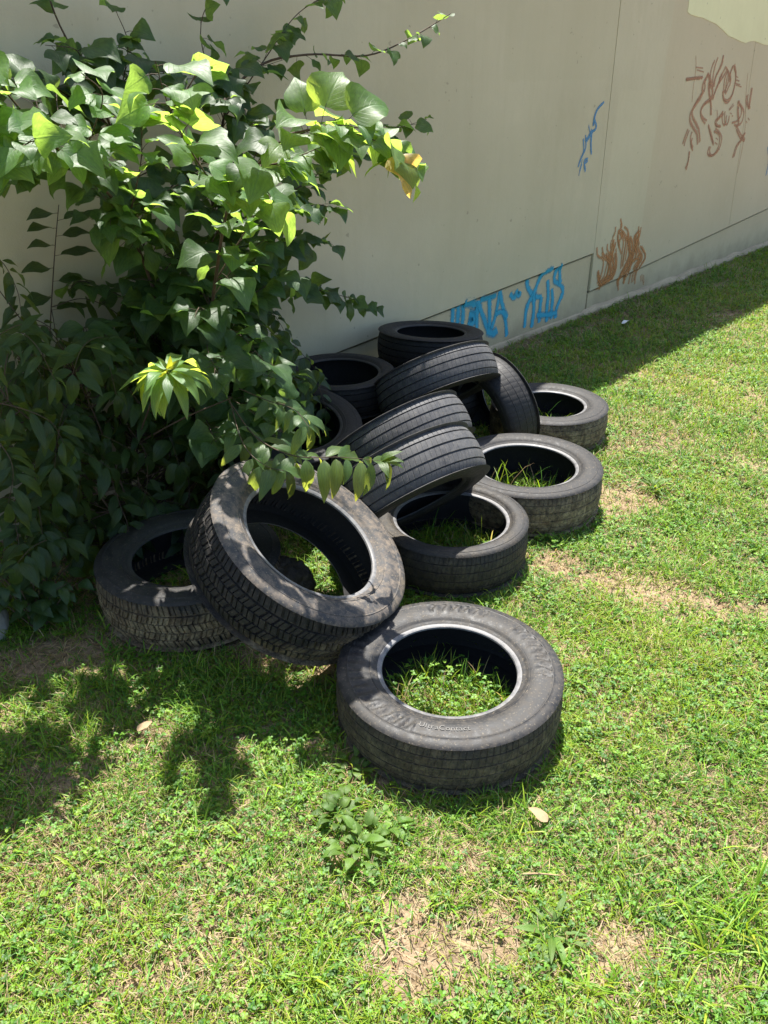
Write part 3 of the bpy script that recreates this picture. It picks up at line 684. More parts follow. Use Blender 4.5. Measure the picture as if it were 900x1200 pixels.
for a, b in zip(tx, ty):
    m = rng.integers(4, 9); bx += [a] * m; by += [b] * m; bl += list(.045 + .05 * rng.random(m))
for a, b, m, L_ in extra:
    bx += [a] * m; by += [b] * m; bl += list(L_ * (.6 + .7 * rng.random(m)))
bx = np.array(bx) + (rng.random(len(bx)) - .5) * .025; by = np.array(by) + (rng.random(len(bx)) - .5) * .025; bl = np.array(bl); n_ = len(bx)
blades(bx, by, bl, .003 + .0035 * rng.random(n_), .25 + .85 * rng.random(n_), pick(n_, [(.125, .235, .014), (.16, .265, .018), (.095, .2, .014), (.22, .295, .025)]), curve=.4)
# 5 long grass growing up inside the tyres
hole = [(FLAT[0], 420, .09, .05), (FLAT[2], 70, .13, .05), (FLAT[3], 60, .16, .06), (FLAT[4], 60, .13, .05), (FLAT[1], 20, .08, .1)]
for (fx, fy, ri, ro), m, L_, _ in hole:
    a = rng.random(m) * 2 * PI; rr = ri * .85 * np.sqrt(rng.random(m))
    col5 = np.where((rng.random(m) < .15)[:, None], pick(m, TAN), pick(m, GREEN + YEL))
    blades(fx + rr * np.cos(a), fy + rr * np.sin(a), L_ * (.5 + .9 * rng.random(m)), .0025 + .003 * rng.random(m), .05 + .5 * rng.random(m), col5, curve=.3)
m = 220; fx, fy, ri, ro = FLAT[0]; a = rng.random(m) * 2 * PI; rr = ri * .97 * np.sqrt(rng.random(m)); cc = pick(m, CLOV); x = fx + rr * np.cos(a); y = fy + rr * np.sin(a); z = .02 + .05 * rng.random(m); a0 = rng.random(m) * 6.28
for k3 in range(3): leaflets(x, y, z, .006 + .006 * rng.random(m), a0 + k3 * 2.094, (rng.random(m) - .4) * .7, cc, 1.05)
# far lawn, beyond the fine one, as larger tufts out of frame
x = (rng.random(14000) - .3) * 30; y = rng.random(14000) * 26 - 5; wd = (x - W0.x) * N_.x + (y - W0.y) * N_.y
k_ = (wd > .1) & ~((np.abs(x) < .56 * (y * .875 + .82) + .4) & (y > .55) & (y < 13)); x, y = x[k_], y[k_]; n_ = len(x)
blades(x, y, .05 + .05 * rng.random(n_), .012 + .01 * rng.random(n_), rng.random(n_) * .9, pick(n_, GREEN + YEL), curve=.4)
lawn = mesh_np('grass', np.concatenate(parts['V']), np.concatenate(parts['F']), np.concatenate(parts['L']), M['grass'], col=np.concatenate(parts['C']))
tag(lawn, 'sunlit lawn of short grass, clover and dry thatch around the tyres', 'grass', kind='stuff')
print('lawn verts', vcount[0], 'fine', nf)

# ------------------------------------------------------------------ plants
def catmull(pts, per=6):
    p = [np.array(q_, float) for q_ in pts]; p = [2 * p[0] - p[1]] + p + [2 * p[-1] - p[-2]]; out = []
    for i in range(1, len(p) - 2):
        for k_ in range(per):
            t_ = k_ / per
            out.append(.5 * ((2 * p[i]) + (p[i + 1] - p[i - 1]) * t_ + (2 * p[i - 1] - 5 * p[i] + 4 * p[i + 1] - p[i + 2]) * t_ ** 2 + (3 * p[i] - p[i - 1] - 3 * p[i + 1] + p[i + 2]) * t_ ** 3))
    out.append(p[-2]); return np.array(out)
class Plant:
    def __init__(s): s.V = []; s.F = []; s.L = []; s.C = []; s.U = []; s.n = 0; s.bV = []; s.bF = []; s.bn = 0
    def tube(s, pts, r0, r1, k=6):
        pts = np.asarray(pts); n_ = len(pts)
        d = np.gradient(pts, axis=0); d /= np.linalg.norm(d, axis=1)[:, None] + 1e-9
        ref = np.array([.3, .9, .2]); a = np.cross(d, ref); a /= np.linalg.norm(a, axis=1)[:, None]; b = np.cross(d, a)
        rr = np.linspace(r0, r1, n_)
        th = np.arange(k) / k * 2 * PI
        V = pts[:, None] + rr[:, None, None] * (a[:, None] * np.cos(th)[None, :, None] + b[:, None] * np.sin(th)[None, :, None])
        q_ = []
        for i in range(n_ - 1):
            for j in range(k): q_.append((i * k + j, i * k + (j + 1) % k, (i + 1) * k + (j + 1) % k, (i + 1) * k + j))
        s.bV.append(V.reshape(-1, 3)); s.bF.append(np.array(q_) + s.bn); s.bn += n_ * k
    def leaf(s, o, d, up, L, shape, tint, droop=.8, fold=.35, rip=.11):
        """blade from o along d, arching down by droop radians, folded along the midrib"""
        d = np.array(d, float); d /= np.linalg.norm(d); up = np.array(up, float); up -= d * up.dot(d); up /= np.linalg.norm(up) + 1e-9
        sd = np.cross(d, up)
        rows = len(shape[0]); ts, ws = shape; cols = np.array([-1, -.55, 0, .55, 1])
        V = np.zeros((rows, 5, 3)); U = np.zeros((rows, 5, 2)); p = np.array(o, float); prev = 0
        ph = rnd.random() * 6.28; tw = (rnd.random() - .5) * .5
        for i, (t_, w_) in enumerate(zip(ts, ws)):
            a = -droop * max(t_, 0) ** 1.2 + .15
            dd = d * math.cos(a) + up * math.sin(a); nn_ = up * math.cos(a) - d * math.sin(a)
            p = p + dd * (t_ - prev) * L; prev = t_
            c_, s_ = math.cos(tw * t_), math.sin(tw * t_); sdi = sd * c_ + nn_ * s_; nni = nn_ * c_ - sd * s_
            for j, c in enumerate(cols):
                lift = fold * abs(c) * w_ * L * (1 - .25 * abs(c)) + rip * L * w_ * 2 * math.sin(ph + 7 * t_ + 2.5 * c) * abs(c)
                V[i, j] = p + sdi * c * w_ * L * math.cos(fold * .6) + nni * lift
                U[i, j] = (c, t_)
        q_ = grid_faces(rows, 5)
        s.V.append(V.reshape(-1, 3)); s.F.append(q_ + s.n); s.U.append(U.reshape(-1, 2)); s.n += rows * 5
        s.C.append(np.tile(np.array(tint), (rows * 5, 1)))
    def build(s, name, loc, label, cat, leafmat, group=None, leafname='foliage', stemname='stem'):
        root = empty(name, loc, label, cat, group); off = np.array(loc)
        if s.V:
            F = np.concatenate(s.F)
            mesh_np(leafname, np.concatenate(s.V) - off, F, np.full(len(F), 4), leafmat, root, col=np.concatenate(s.C), uv=np.concatenate(s.U))
        if s.bV:
            F = np.concatenate(s.bF); mesh_np(stemname, np.concatenate(s.bV) - off, F, np.full(len(F), 4), M['bark'], root)
        return root
HEART = ([-.08, 0, .08, .2, .35, .52, .7, .86, 1.0], [.24, .40, .50, .54, .50, .39, .24, .10, .003])
LOBED = ([-.06, 0, .08, .2, .32, .42, .55, .7, .85, 1.0], [.16, .32, .44, .54, .56, .40, .30, .22, .12, .003])
LANCE = ([0, .08, .2, .36, .55, .75, .9, 1.0], [.01, .09, .16, .19, .165, .10, .045, .002])
NARROW = ([0, .08, .22, .4, .6, .8, .92, 1.0], [.01, .07, .12, .14, .12, .07, .03, .002])
STRAP = ([0, .1, .3, .5, .7, .88, 1.0], [.03, .06, .085, .09, .075, .04, .002])
OVATE = ([0, .07, .18, .34, .52, .72, .88, 1.0], [.02, .14, .24, .285, .26, .17, .075, .003])
def rv(s=1.0): return np.array([rnd.gauss(0, s), rnd.gauss(0, s), rnd.gauss(0, s)])
def tint(a=.82, b=1.18, yel=.0):
    k_ = a + (b - a) * rnd.random(); y_ = yel * rnd.random()
    return (k_ * (1 + .9 * y_), k_ * (1 + .25 * y_), k_ * (1 - .1 * y_))
OUT = np.array([N_.x, N_.y, 0.0]); UPV = np.array([0, 0, 1.0]); ALONG = np.array([E_.x, E_.y, 0.0])
def spray(P, pts, L, step, shapes, r0=.004, r1=.0015, start=.15, droop=(.5, 1.3), pet=.5, up_bias=1., yel=.0, tip=True, face=.5, mess=.5):
    c = catmull(pts); P.tube(c, r0, r1)
    seg = np.linalg.norm(np.diff(c, axis=0), axis=1); cum = np.concatenate([[0], np.cumsum(seg)]); tot = cum[-1]
    s_ = tot * start; side = 1
    while s_ <= tot + 1e-6:
        i = min(np.searchsorted(cum, s_), len(c) - 1); i = max(i, 1); f = (s_ - cum[i - 1]) / (seg[i - 1] + 1e-9)
        p = c[i - 1] * (1 - f) + c[i] * f; dirn = (c[i] - c[i - 1]) / (seg[i - 1] + 1e-9)
        lat = np.cross(dirn, UPV); lat /= np.linalg.norm(lat) + 1e-9
        d = lat * side * (.7 + .3 * rnd.random()) + dirn * .5 + OUT * face + rv(mess) + UPV * .15
        d /= np.linalg.norm(d)
        ll = L * (.55 + .7 * rnd.random()) * (1 - .25 * s_ / tot)
        pl = ll * pet * (.6 + .6 * rnd.random())
        q1 = p + d * pl + UPV * (-.1 * pl)
        if pet > .05: P.tube(np.array([p, (p + q1) / 2 + UPV * pl * .06, q1]), .0011, .0008, 4)
        P.leaf(q1, d + UPV * (-.25 - .3 * rnd.random()), UPV * up_bias + OUT * .45 + rv(.3), ll, rnd.choice(shapes), tint(.82 + .5 * (yel > 0), 1.18 + .6 * (yel > 0), yel=yel), droop[0] + (droop[1] - droop[0]) * rnd.random(), .08 + .25 * rnd.random())  # sprays with yel get a brighter tint that paints sun on them
        s_ += step * (.7 + .6 * rnd.random()); side = -side
def frond(P, pts, n_pairs, L, r0=.0022, yel=0., bright=1.0, droop=(.5, 1.2), hang=.55, shape=LANCE, mess=.18):
    """compound leaf: paired leaflets hanging from a rachis, one at the tip"""
    c = catmull(pts, 8); P.tube(c, r0, .0008, 5)
    for k_ in range(n_pairs):
        f = .22 + .74 * k_ / max(1, n_pairs - 1); i = min(int(f * (len(c) - 1)), len(c) - 2)
        p = c[i]; dirn = c[i + 1] - c[i]; dirn /= np.linalg.norm(dirn) + 1e-9
        lat = np.cross(dirn, UPV + OUT * .3); lat /= np.linalg.norm(lat) + 1e-9
        for sd in (1, -1):
            d = lat * sd + dirn * .45 - UPV * hang * rnd.random() + rv(mess)
            P.leaf(p + d * .006, d, UPV + OUT * .5 + rv(.2), L * (.75 + .45 * rnd.random()), shape, tint(.82 * bright, 1.18 * bright, yel), droop[0] + (droop[1] - droop[0]) * rnd.random(), .15 + .25 * rnd.random())
    P.leaf(c[-1], c[-1] - c[-2] - UPV * .02, UPV + OUT * .5, L * 1.05, shape, tint(yel=yel), droop[1], .2)

HT = [HEART, HEART, LOBED, LOBED]
# --- the broad-leaved shrub
A = Plant(); base = np.array([-1.02, 3.02, 0.0])
bl_ = tuple(base)
stem1 = [bl_] + [(-0.752,3.148,0.595),(-0.597,2.874,1.038),(-0.487,2.668,1.323),(-0.372,2.528,1.448),(-0.258,2.386,1.543)]
stem2 = [(base[0] - .03, base[1] + .04, 0)] + [(-0.884,3.153,0.666),(-0.89,2.925,1.225),(-0.956,2.706,1.43),(-1.001,2.496,1.583),(-1.091,2.338,1.601)]
stem3 = [(base[0] - .02, base[1] + .1, 0)] + [(-0.953,3.313,0.832),(-0.993,3.227,1.507),(-1.071,3.097,1.821),(-1.091,3.076,1.96)]
stem4 = [(base[0] + .05, base[1] + .06, 0)] + [(-0.76,3.464,0.937),(-0.637,3.539,1.519),(-0.507,3.634,1.697),(-0.316,3.798,1.746),(-0.074,3.986,1.745),(0.111,4.054,1.81),(0.292,4.131,1.906)]
for st, r0 in ((stem1, .009), (stem2, .008), (stem3, .006), (stem4, .007)):
    A.tube(catmull(st), r0, .0022, 7)
spray(A, stem1[2:], .105, .034, HT, .001, .001, .1, face=.3)
spray(A, stem2[2:], .108, .032, HT, .001, .001, .15, face=.3, droop=(.7, 1.5))
spray(A, stem3[2:], .085, .036, HT, .001, .001, .2, face=.1)
spray(A, stem4[3:], .085, .042, HT, .001, .001, .0, face=.1)
S_ = [
 ([(-0.258,2.386,1.543),(-0.147,2.358,1.559),(-0.023,2.346,1.529),(0.075,2.393,1.472)], .10, .018, .35),
 ([(-0.31,2.448,1.5),(-0.183,2.379,1.558),(-0.069,2.385,1.558),(0.024,2.441,1.501)], .105, .024, .35),
 ([(-0.372,2.528,1.448),(-0.29,2.469,1.465),(-0.189,2.431,1.501)], .105, .028, .2),
 ([(-0.487,2.668,1.323),(-0.534,2.5,1.462),(-0.555,2.33,1.601),(-0.557,2.239,1.713)], .108, .026, .15),
 ([(-0.555,2.33,1.601),(-0.493,2.338,1.669),(-0.466,2.338,1.717)], .09, .022, .1),
 ([(-0.956,2.706,1.43),(-0.864,2.644,1.542),(-0.813,2.61,1.633),(-0.844,2.548,1.687)], .108, .03, .1),
 ([(-0.89,2.925,1.225),(-0.786,2.816,1.432),(-0.741,2.718,1.561)], .11, .034, .1),
 ([(-0.487,2.668,1.323),(-0.421,2.622,1.329),(-0.358,2.602,1.369),(-0.338,2.594,1.333)], .105, .03, .2),
 ([(-0.597,2.874,1.038),(-0.48,2.853,1.201),(-0.419,2.772,1.282)], .1, .034, .1),
 ([(-0.637,3.539,1.519),(-0.478,3.681,1.727),(-0.343,3.797,1.892),(-0.176,3.949,1.981)], .085, .04, 0),
 ([(-0.637,3.539,1.519),(-0.69,3.51,1.809),(-0.622,3.583,1.976)], .08, .045, 0),
 ([(-0.993,3.227,1.507),(-0.907,3.276,1.75),(-0.925,3.255,1.877)], .08, .04, 0),
 ([(-0.993,3.227,1.507),(-1.097,2.995,1.648),(-1.17,2.843,1.674),(-1.243,2.764,1.664)], .085, .034, 0),
 ([(-0.622,2.994,1.01),(-0.485,3.363,1.045),(-0.365,3.567,1.058),(-0.236,3.707,1.015)], .09, .028, 0),
 ([(-0.68,3.079,0.827),(-0.515,3.464,0.822),(-0.318,3.766,0.793),(-0.06,4.045,0.649)], .09, .024, 0),
 ([(-0.537,2.939,1.285),(-0.388,3.542,1.249),(-0.077,3.997,1.409),(0.207,4.335,1.479)], .085, .03, 0),
 ([(-0.514,2.816,1.302),(-0.392,3.244,1.226),(-0.26,3.46,1.211),(-0.196,3.53,1.168)], .095, .028, 0),
 ([(-0.722,3.328,1.035),(-0.553,3.511,1.334),(-0.418,3.657,1.544),(-0.287,3.8,1.603)], .095, .034, 0),
 ([(-0.907,2.98,1.216),(-0.776,3.123,1.317),(-0.661,3.246,1.449)], .1, .03, 0),
 ([(-0.975,2.759,1.425),(-1.054,2.747,1.414),(-1.15,2.643,1.4),(-1.215,2.573,1.432)], .1, .034, 0),
 ([(-0.884,3.153,0.666),(-0.986,3.19,0.864),(-1.138,3.099,0.986),(-1.188,3.044,0.967)], .1, .03, 0),
 ([(-0.752,3.148,0.595),(-0.831,3.136,0.912),(-0.865,3.1,1.081)], .115, .028, 0),
 ([(-0.752,3.148,0.595),(-0.616,3.148,0.738),(-0.491,3.209,0.684)], .1, .028, 0),
 ([(-0.752,3.148,0.595),(-0.544,3.078,0.655),(-0.425,3.06,0.626),(-0.327,3.092,0.597)], .1, .026, .0),
 ([(-0.682,3.076,0.794),(-0.646,2.821,0.961),(-0.661,2.73,0.926)], .11, .034, .0),
 ([(-0.516,3.109,0.645),(-0.408,3.152,0.501),(-0.317,3.251,0.345),(-0.275,3.296,0.244)], .09, .028, 0),
 ([(-0.889,3.147,0.484),(-1.027,3.146,0.739),(-1.109,3.056,0.698)], .11, .03, 0),
 ([(-1.001,2.496,1.583),(-1.005,2.314,1.542),(-1.012,2.158,1.504),(-1.025,2.042,1.487)], .11, .026, .1),
 ([(-1.091,2.338,1.601),(-1.075,2.18,1.626),(-1.065,2.043,1.63),(-1.064,1.926,1.618)], .11, .024, .1),
 ([(-1.091,2.338,1.601),(-1.16,2.234,1.487),(-1.2,2.147,1.417),(-1.211,2.061,1.369)], .11, .024, .1),
 ([(-1.001,2.496,1.583),(-1.024,2.381,1.678),(-1.038,2.249,1.734),(-1.064,2.146,1.75)], .11, .024, .1),
 ([(-0.938,2.652,1.436),(-0.905,2.392,1.515),(-0.887,2.235,1.537),(-0.886,2.119,1.527)], .105, .026, .15),
]
for pts, L, st, yl in S_: spray(A, pts, L * 1.15, st * .9, HT, .003, .0012, .12, face=.3, yel=yl)
A.leaf(np.array((0.027,2.326,1.487)), OUT * .5 - UPV * .9 + ALONG * .2, OUT + UPV * .3, .11, LOBED, (6.5, 2.6, 3.6), .5, .3, .16)
STEMS = [catmull(q_) for q_ in (stem1, stem2, stem3, stem4)]
def reach(P, target, L, step, shapes, lo, **kw):
    t_ = np.array(target); best = None
    for st in STEMS:
        k_ = st[:, 2] < max(t_[2] - .05, .12)
        if not k_.any(): continue
        c_ = st[k_]; d_ = np.linalg.norm(c_ - t_, axis=1); i = d_.argmin()
        if best is None or d_[i] < best[0]: best = (d_[i], c_[i])
    a = best[1]; m_ = (a + t_) / 2 + UPV * .04 + rv(.02)
    f = min(1, .22 / (best[0] + 1e-6))
    spray(P, [tuple(a), tuple(m_), tuple(t_)], L, step, shapes, .0026, .001, max(.1, 1 - f * 1.2), **kw)
FA = [(-0.954,3.081,1.001),(-0.756,3.51,0.843),(-0.819,2.783,1.245),(-0.811,3.16,0.782),(-0.636,3.237,1.224),(-0.48,3.331,0.959),(-0.61,3.502,0.871),(-0.745,2.947,0.921),(-0.652,3.39,0.65),(-0.508,3.164,1.048),(-0.888,2.731,1.263),(-0.844,3.248,0.906),(-0.773,3.289,1.062),(-0.663,3.018,0.99),(-0.623,3.095,0.736),(-0.77,3.393,0.807),(-0.553,3.575,0.867),(-0.582,3.638,0.976),(-0.855,2.832,0.92),(-0.374,3.264,0.986),(-0.842,3.039,1.297),(-1.039,2.961,1.238),(-0.725,3.56,1.173),(-0.453,3.207,1.125),(-0.476,3.534,1.021),(-0.749,3.143,0.92),(-0.676,2.977,0.976),(-0.727,3.078,1.074),(-0.838,2.776,1.21),(-0.819,3.48,0.908),(-0.896,3.391,0.905),(-0.749,3.522,0.835),(-0.656,3.185,1.03),(-0.838,2.946,0.929),(-0.701,3.439,0.601),(-0.826,3.255,0.928),(-0.86,3.183,1.13),(-0.704,3.346,1.109),(-0.758,3.335,0.806),(-0.917,3.074,1.226),(-0.627,3.469,1.223),(-0.905,3.085,0.806),(-0.51,3.585,1.16),(-0.691,3.308,0.703),(-0.905,3.02,1.274),(-0.529,3.605,1.147),(-0.525,3.237,0.898),(-0.87,3.226,1.239)]
for tg in FA: reach(A, tg, .115, .03, HT, 0, face=.3)
FA2 = [(-1.009,2.96,1.746),(-1.06,2.902,1.761),(-0.591,3.341,1.691),(-1.022,3.095,1.715),(-0.538,3.262,1.38),(-1.02,2.829,1.654),(-0.621,3.131,1.367),(-1.101,2.718,1.526),(-0.809,3.137,1.713),(-0.527,3.532,1.507),(-0.449,3.316,1.506),(-0.535,3.464,1.533),(-0.779,3.331,1.581),(-0.713,3.21,1.662),(-0.788,2.889,1.638),(-1.083,2.98,1.603),(-0.724,3.29,1.663),(-0.61,3.309,1.64),(-1.078,2.695,1.69),(-0.738,3.287,1.683),(-1.12,3.022,1.579),(-0.646,3.066,1.352),(-0.696,3.495,1.264),(-0.559,3.166,1.598),(-0.768,3.274,1.373),(-1.097,2.999,1.587)]
for tg in FA2: reach(A, tg, .11, .032, HT, 0, face=.3)
FA3 = [(-0.443,2.66,0.611),(-0.325,2.704,0.594),(-0.325,2.719,0.624),(-0.659,2.79,0.667),(-0.541,3.073,0.517),(-0.541,2.474,0.85),(-0.502,3.123,0.693),(-0.567,2.475,0.598),(-0.584,2.678,0.516),(-0.4,2.611,0.83),(-0.417,2.623,0.538),(-0.605,2.903,0.67),(-0.63,2.983,0.539),(-0.458,2.966,0.657),(-0.41,3.015,0.579),(-0.564,3.02,0.48),(-0.47,3.147,0.363),(-0.397,2.854,0.685),(-0.66,2.822,0.455),(-0.391,2.62,0.554),(-0.55,2.724,0.736),(-0.397,2.667,0.586),(-0.616,2.595,0.786),(-0.371,3.059,0.535)]
for tg in FA3: reach(A, tg, .11, .03, HT, 0, face=.35)
A.build('broadleaf_shrub', tuple(base), 'tall shrub with broad heart shaped leaves, sunlit sprays and dark branches against the wall', 'shrub', M['heart'])

# --- compound-leaved sapling
B = Plant(); bb = np.array([-.93, 2.66, 0.0])
BSL = []
for tip_, r0 in (((-1.086,2.713,0.748), .005), ((-1.209,2.432,0.76), .005), ((-0.942,2.795,0.447), .005)):
    tp = np.array(tip_); mid_ = bb * .45 + tp * .55 + np.array([0, 0, .08])
    B.tube(catmull([tuple(bb + rv(.02) * np.array([1, 1, 0])), tuple(mid_), tip_]), r0, .002, 6); BSL.append(catmull([tuple(bb), tuple(mid_), tip_]))
BST = np.concatenate(BSL)
for pts in ([(-0.942,2.795,0.447),(-0.778,2.531,0.722),(-0.647,2.304,0.902)], [(-0.942,2.795,0.447), (-0.717,2.67,0.603), (-0.526,2.624,0.699)]):
    B.tube(catmull(pts), .004, .002)
# the sunlit rosette
def attach(P, pt):
    pt = np.array(pt, float); k_ = BST[:, 2] < max(pt[2] + .02, .15); c_ = BST[k_]; a = c_[np.linalg.norm(c_ - pt, axis=1).argmin()]
    P.tube(catmull([tuple(a), tuple((a + pt) / 2 + rv(.015) - UPV * .02), tuple(pt)], 5), .0026, .0015, 5)
ro = np.array((-0.647,2.304,0.902))
for k_ in range(26):
    a = k_ / 26 * 2 * PI + rnd.random() * .3
    d = np.array([math.cos(a), math.sin(a), .35 - .95 * rnd.random()])
    B.leaf(ro + d * .012, d, UPV + rv(.15), .11 + .06 * rnd.random(), rnd.choice([LANCE, NARROW]), tint(2.0, 3.0, .25), .7 + .9 * rnd.random(), .3)  # sunlight on the rosette is put into these raised tints
for k_ in range(4):
    B.leaf(ro + UPV * .01, rv(.6) + UPV * .9, OUT + rv(.3), .05, LANCE, (2.0, 1.6, .8), .6, .3)
# the spray reaching out over the big leaning tyre
fr1 = [(-0.542,2.637,0.681),(-0.424,2.447,0.628),(-0.285,2.317,0.62),(-0.131,2.242,0.65),(-0.01,2.191,0.662)]
frond(B, fr1, 11, .115, .003, .5, 1.6, (.7, 1.5), 1.2)  # raised brightness here and below paints sun on this spray
frond(B, [(-0.503,2.639,0.727),(-0.385,2.524,0.725),(-0.293,2.454,0.722),(-0.242,2.39,0.689)], 6, .10, .002, .3, 1.5, (.7, 1.4), .9)
frond(B, [(-0.542,2.644,0.694),(-0.46,2.4,0.625),(-0.377,2.285,0.603),(-0.303,2.23,0.608)], 6, .11, .002, .3, 1.6, (.7, 1.4), 1.0)
for k_ in range(5):
    B.leaf(np.array(fr1[-1]), rv(.5) + np.array([.9, -.3, .2]), UPV + rv(.2), .075, LANCE, (1.5, 1.4, .8), .9, .3)
# hanging fronds in the shade
FR = [
 [(-1.118,2.604,0.694),(-1.05,2.56,0.633),(-1.045,2.506,0.513),(-1.072,2.477,0.361)], [(-1.22,2.347,0.793),(-1.117,2.34,0.767),(-1.051,2.353,0.719),(-1.024,2.352,0.646)], [(-1.239,2.621,0.84),(-1.15,2.6,0.818),(-1.09,2.635,0.744),(-1.071,2.655,0.642)],
 [(-0.957,2.778,0.525),(-0.893,2.73,0.442),(-0.896,2.697,0.315),(-0.94,2.65,0.194)], [(-0.868,2.875,0.412),(-0.787,2.844,0.334),(-0.769,2.806,0.222),(-0.793,2.75,0.118)], [(-0.75,3.003,0.504),(-0.661,2.952,0.451),(-0.638,2.888,0.332),(-0.669,2.855,0.196)],
 [(-1.063,2.959,0.796),(-0.977,2.963,0.728),(-0.93,2.956,0.593),(-0.945,2.939,0.457)], [(-1.265,2.813,0.933),(-1.188,2.823,0.884),(-1.142,2.844,0.767),(-1.148,2.837,0.637)], [(-0.861,3.031,0.492),(-0.94,2.87,0.591),(-0.999,2.733,0.578),(-1.044,2.684,0.497)],
 [(-0.711,3.045,0.631),(-0.607,3.01,0.591),(-0.544,2.991,0.508),(-0.522,3.014,0.388)], [(-1.324,2.602,0.934),(-1.24,2.59,0.909),(-1.206,2.583,0.793),(-1.223,2.564,0.678)], [(-1.179,2.538,0.563),(-1.165,2.406,0.529),(-1.16,2.382,0.445),(-1.187,2.352,0.33)],
 [(-1.008,2.65,0.375),(-0.962,2.567,0.313),(-0.936,2.536,0.223),(-0.963,2.478,0.149)], [(-0.835,2.763,0.207),(-0.734,2.726,0.151),(-0.703,2.686,0.058),(-0.722,2.62,0.001)], [(-1.086,2.491,0.177),(-1.097,2.332,0.308),(-1.133,2.219,0.344),(-1.162,2.144,0.326)],
 [(-1.266,2.296,0.729),(-1.195,2.285,0.676),(-1.162,2.262,0.599),(-1.188,2.233,0.493)], [(-0.64,3.269,0.701),(-0.533,3.267,0.702),(-0.463,3.24,0.637),(-0.459,3.2,0.521)], [(-1.241,2.987,0.918),(-1.135,3.058,0.931),(-1.04,3.131,0.846),(-1.027,3.146,0.739)],
 [(-1.374,2.769,1.147),(-1.296,2.78,1.131),(-1.259,2.776,1.032),(-1.262,2.773,0.944)], [(-0.539,3.232,0.566),(-0.434,3.272,0.59),(-0.35,3.318,0.535),(-0.319,3.322,0.416)], [(-0.835,3.132,0.601),(-0.77,3.099,0.503),(-0.758,3.053,0.371),(-0.794,2.985,0.247)],
 [(-1.136,2.732,0.334),(-1.173,2.618,0.356),(-1.196,2.52,0.303),(-1.204,2.511,0.165)], [(-0.932,3.174,0.73),(-0.837,3.204,0.721),(-0.748,3.241,0.637),(-0.727,3.234,0.489)],
]
for pts in FR:
    attach(B, pts[0])
    frond(B, pts, rnd.randint(5, 8), .088 + .03 * rnd.random(), .002, .05, 1.0, (.5, 1.4), .9, rnd.choice([LANCE, NARROW]), .26)
FB = [(-1.088,3.197,0.542),(-0.842,2.904,0.439),(-1.185,2.891,0.12),(-0.806,3.197,0.003),(-1.063,3.082,0.12),(-1.173,2.599,0.245),(-0.772,3.471,0.356),(-1.062,3.08,0.753),(-0.814,2.793,0.661),(-0.887,2.931,0.697),(-0.657,3.189,0.264),(-0.814,2.774,0.145),(-1.277,2.549,0.691),(-1.248,2.957,0.288),(-0.753,3.474,0.123),(-0.916,3.239,0.472),(-1.036,3.099,0.703),(-0.798,3.502,-0.116),(-1.157,2.665,0.099),(-1.156,2.837,0.561),(-1.236,2.487,0.662),(-0.655,3.011,0.171),(-1.033,2.67,0.176),(-0.959,2.816,0.476),(-0.983,2.761,0.858),(-1.112,2.594,0.558),(-1.308,2.692,0.414),(-1.082,2.52,0.623),(-1.089,2.548,0.647),(-0.907,3.044,0.591),(-1.01,3.004,0.73),(-1.227,2.808,0.126),(-0.638,3.24,0.4),(-1.129,2.793,0.558),(-1.085,3.178,0.76),(-0.728,3.058,0.742),(-0.87,2.856,0.508),(-0.764,3.202,0.285),(-1.342,2.815,0.584),(-0.99,3.197,0.153),(-0.936,3.284,0.687),(-0.831,2.812,0.486),(-1.001,3.197,0.038),(-1.014,2.694,0.307),(-0.635,3.114,0.38),(-0.985,2.784,0.678),(-1.223,2.33,0.399),(-1.392,2.662,0.151),(-0.566,3.082,0.405),(-1.19,2.485,0.943),(-0.989,3.28,0.198),(-1.317,2.911,0.538),(-1.027,2.724,0.876),(-1.284,2.643,0.479),(-1.045,3.189,0.738),(-0.941,2.969,0.846),(-1.297,2.859,0.645),(-0.997,3.131,0.431),(-1.12,2.491,0.533),(-1.066,2.987,0.715),(-1.137,2.564,0.492),(-0.956,3.1,0.653),(-1.111,2.88,0.48),(-0.888,2.939,0.155),(-0.732,3.091,0.464),(-0.978,3.272,0.378),(-1.445,2.726,0.222),(-0.828,3.208,0.707),(-1.254,2.438,0.578),(-1.115,2.488,0.534),(-1.105,2.645,0.551),(-0.665,3.167,0.65),(-1.108,2.451,0.932),(-0.798,2.973,0.183),(-0.883,3.092,0.554),(-1.199,2.502,0.243),(-0.743,3.134,0.615),(-1.165,2.564,0.277),(-0.968,3.258,-0.09),(-0.974,2.622,0.874),(-0.593,3.119,0.384),(-1.373,2.881,0.772),(-0.981,3.215,0.523),(-0.943,2.634,0.815),(-1.094,2.775,0.37),(-0.952,3.145,0.323),(-1.383,2.735,0.075),(-1.073,2.788,0.133),(-0.944,2.917,0.779),(-0.955,2.743,0.281),(-0.998,2.632,0.186),(-1.171,3.01,0.62),(-1.179,2.831,0.057),(-1.407,2.79,0.649),(-0.876,2.744,0.202),(-1.356,2.814,0.567),(-1.033,2.897,0.109),(-0.694,2.985,0.272),(-1.006,3.237,-0.105),(-1.186,2.646,0.873),(-0.806,3.131,0.676),(-1.229,2.47,0.429),(-0.87,3.174,0.693),(-1.176,2.426,0.414),(-1.164,2.652,0.808),(-0.978,2.864,0.804),(-1.068,2.797,0.134),(-0.86,2.983,-0.175),(-0.712,3.603,0.38),(-1.219,2.523,0.775)]
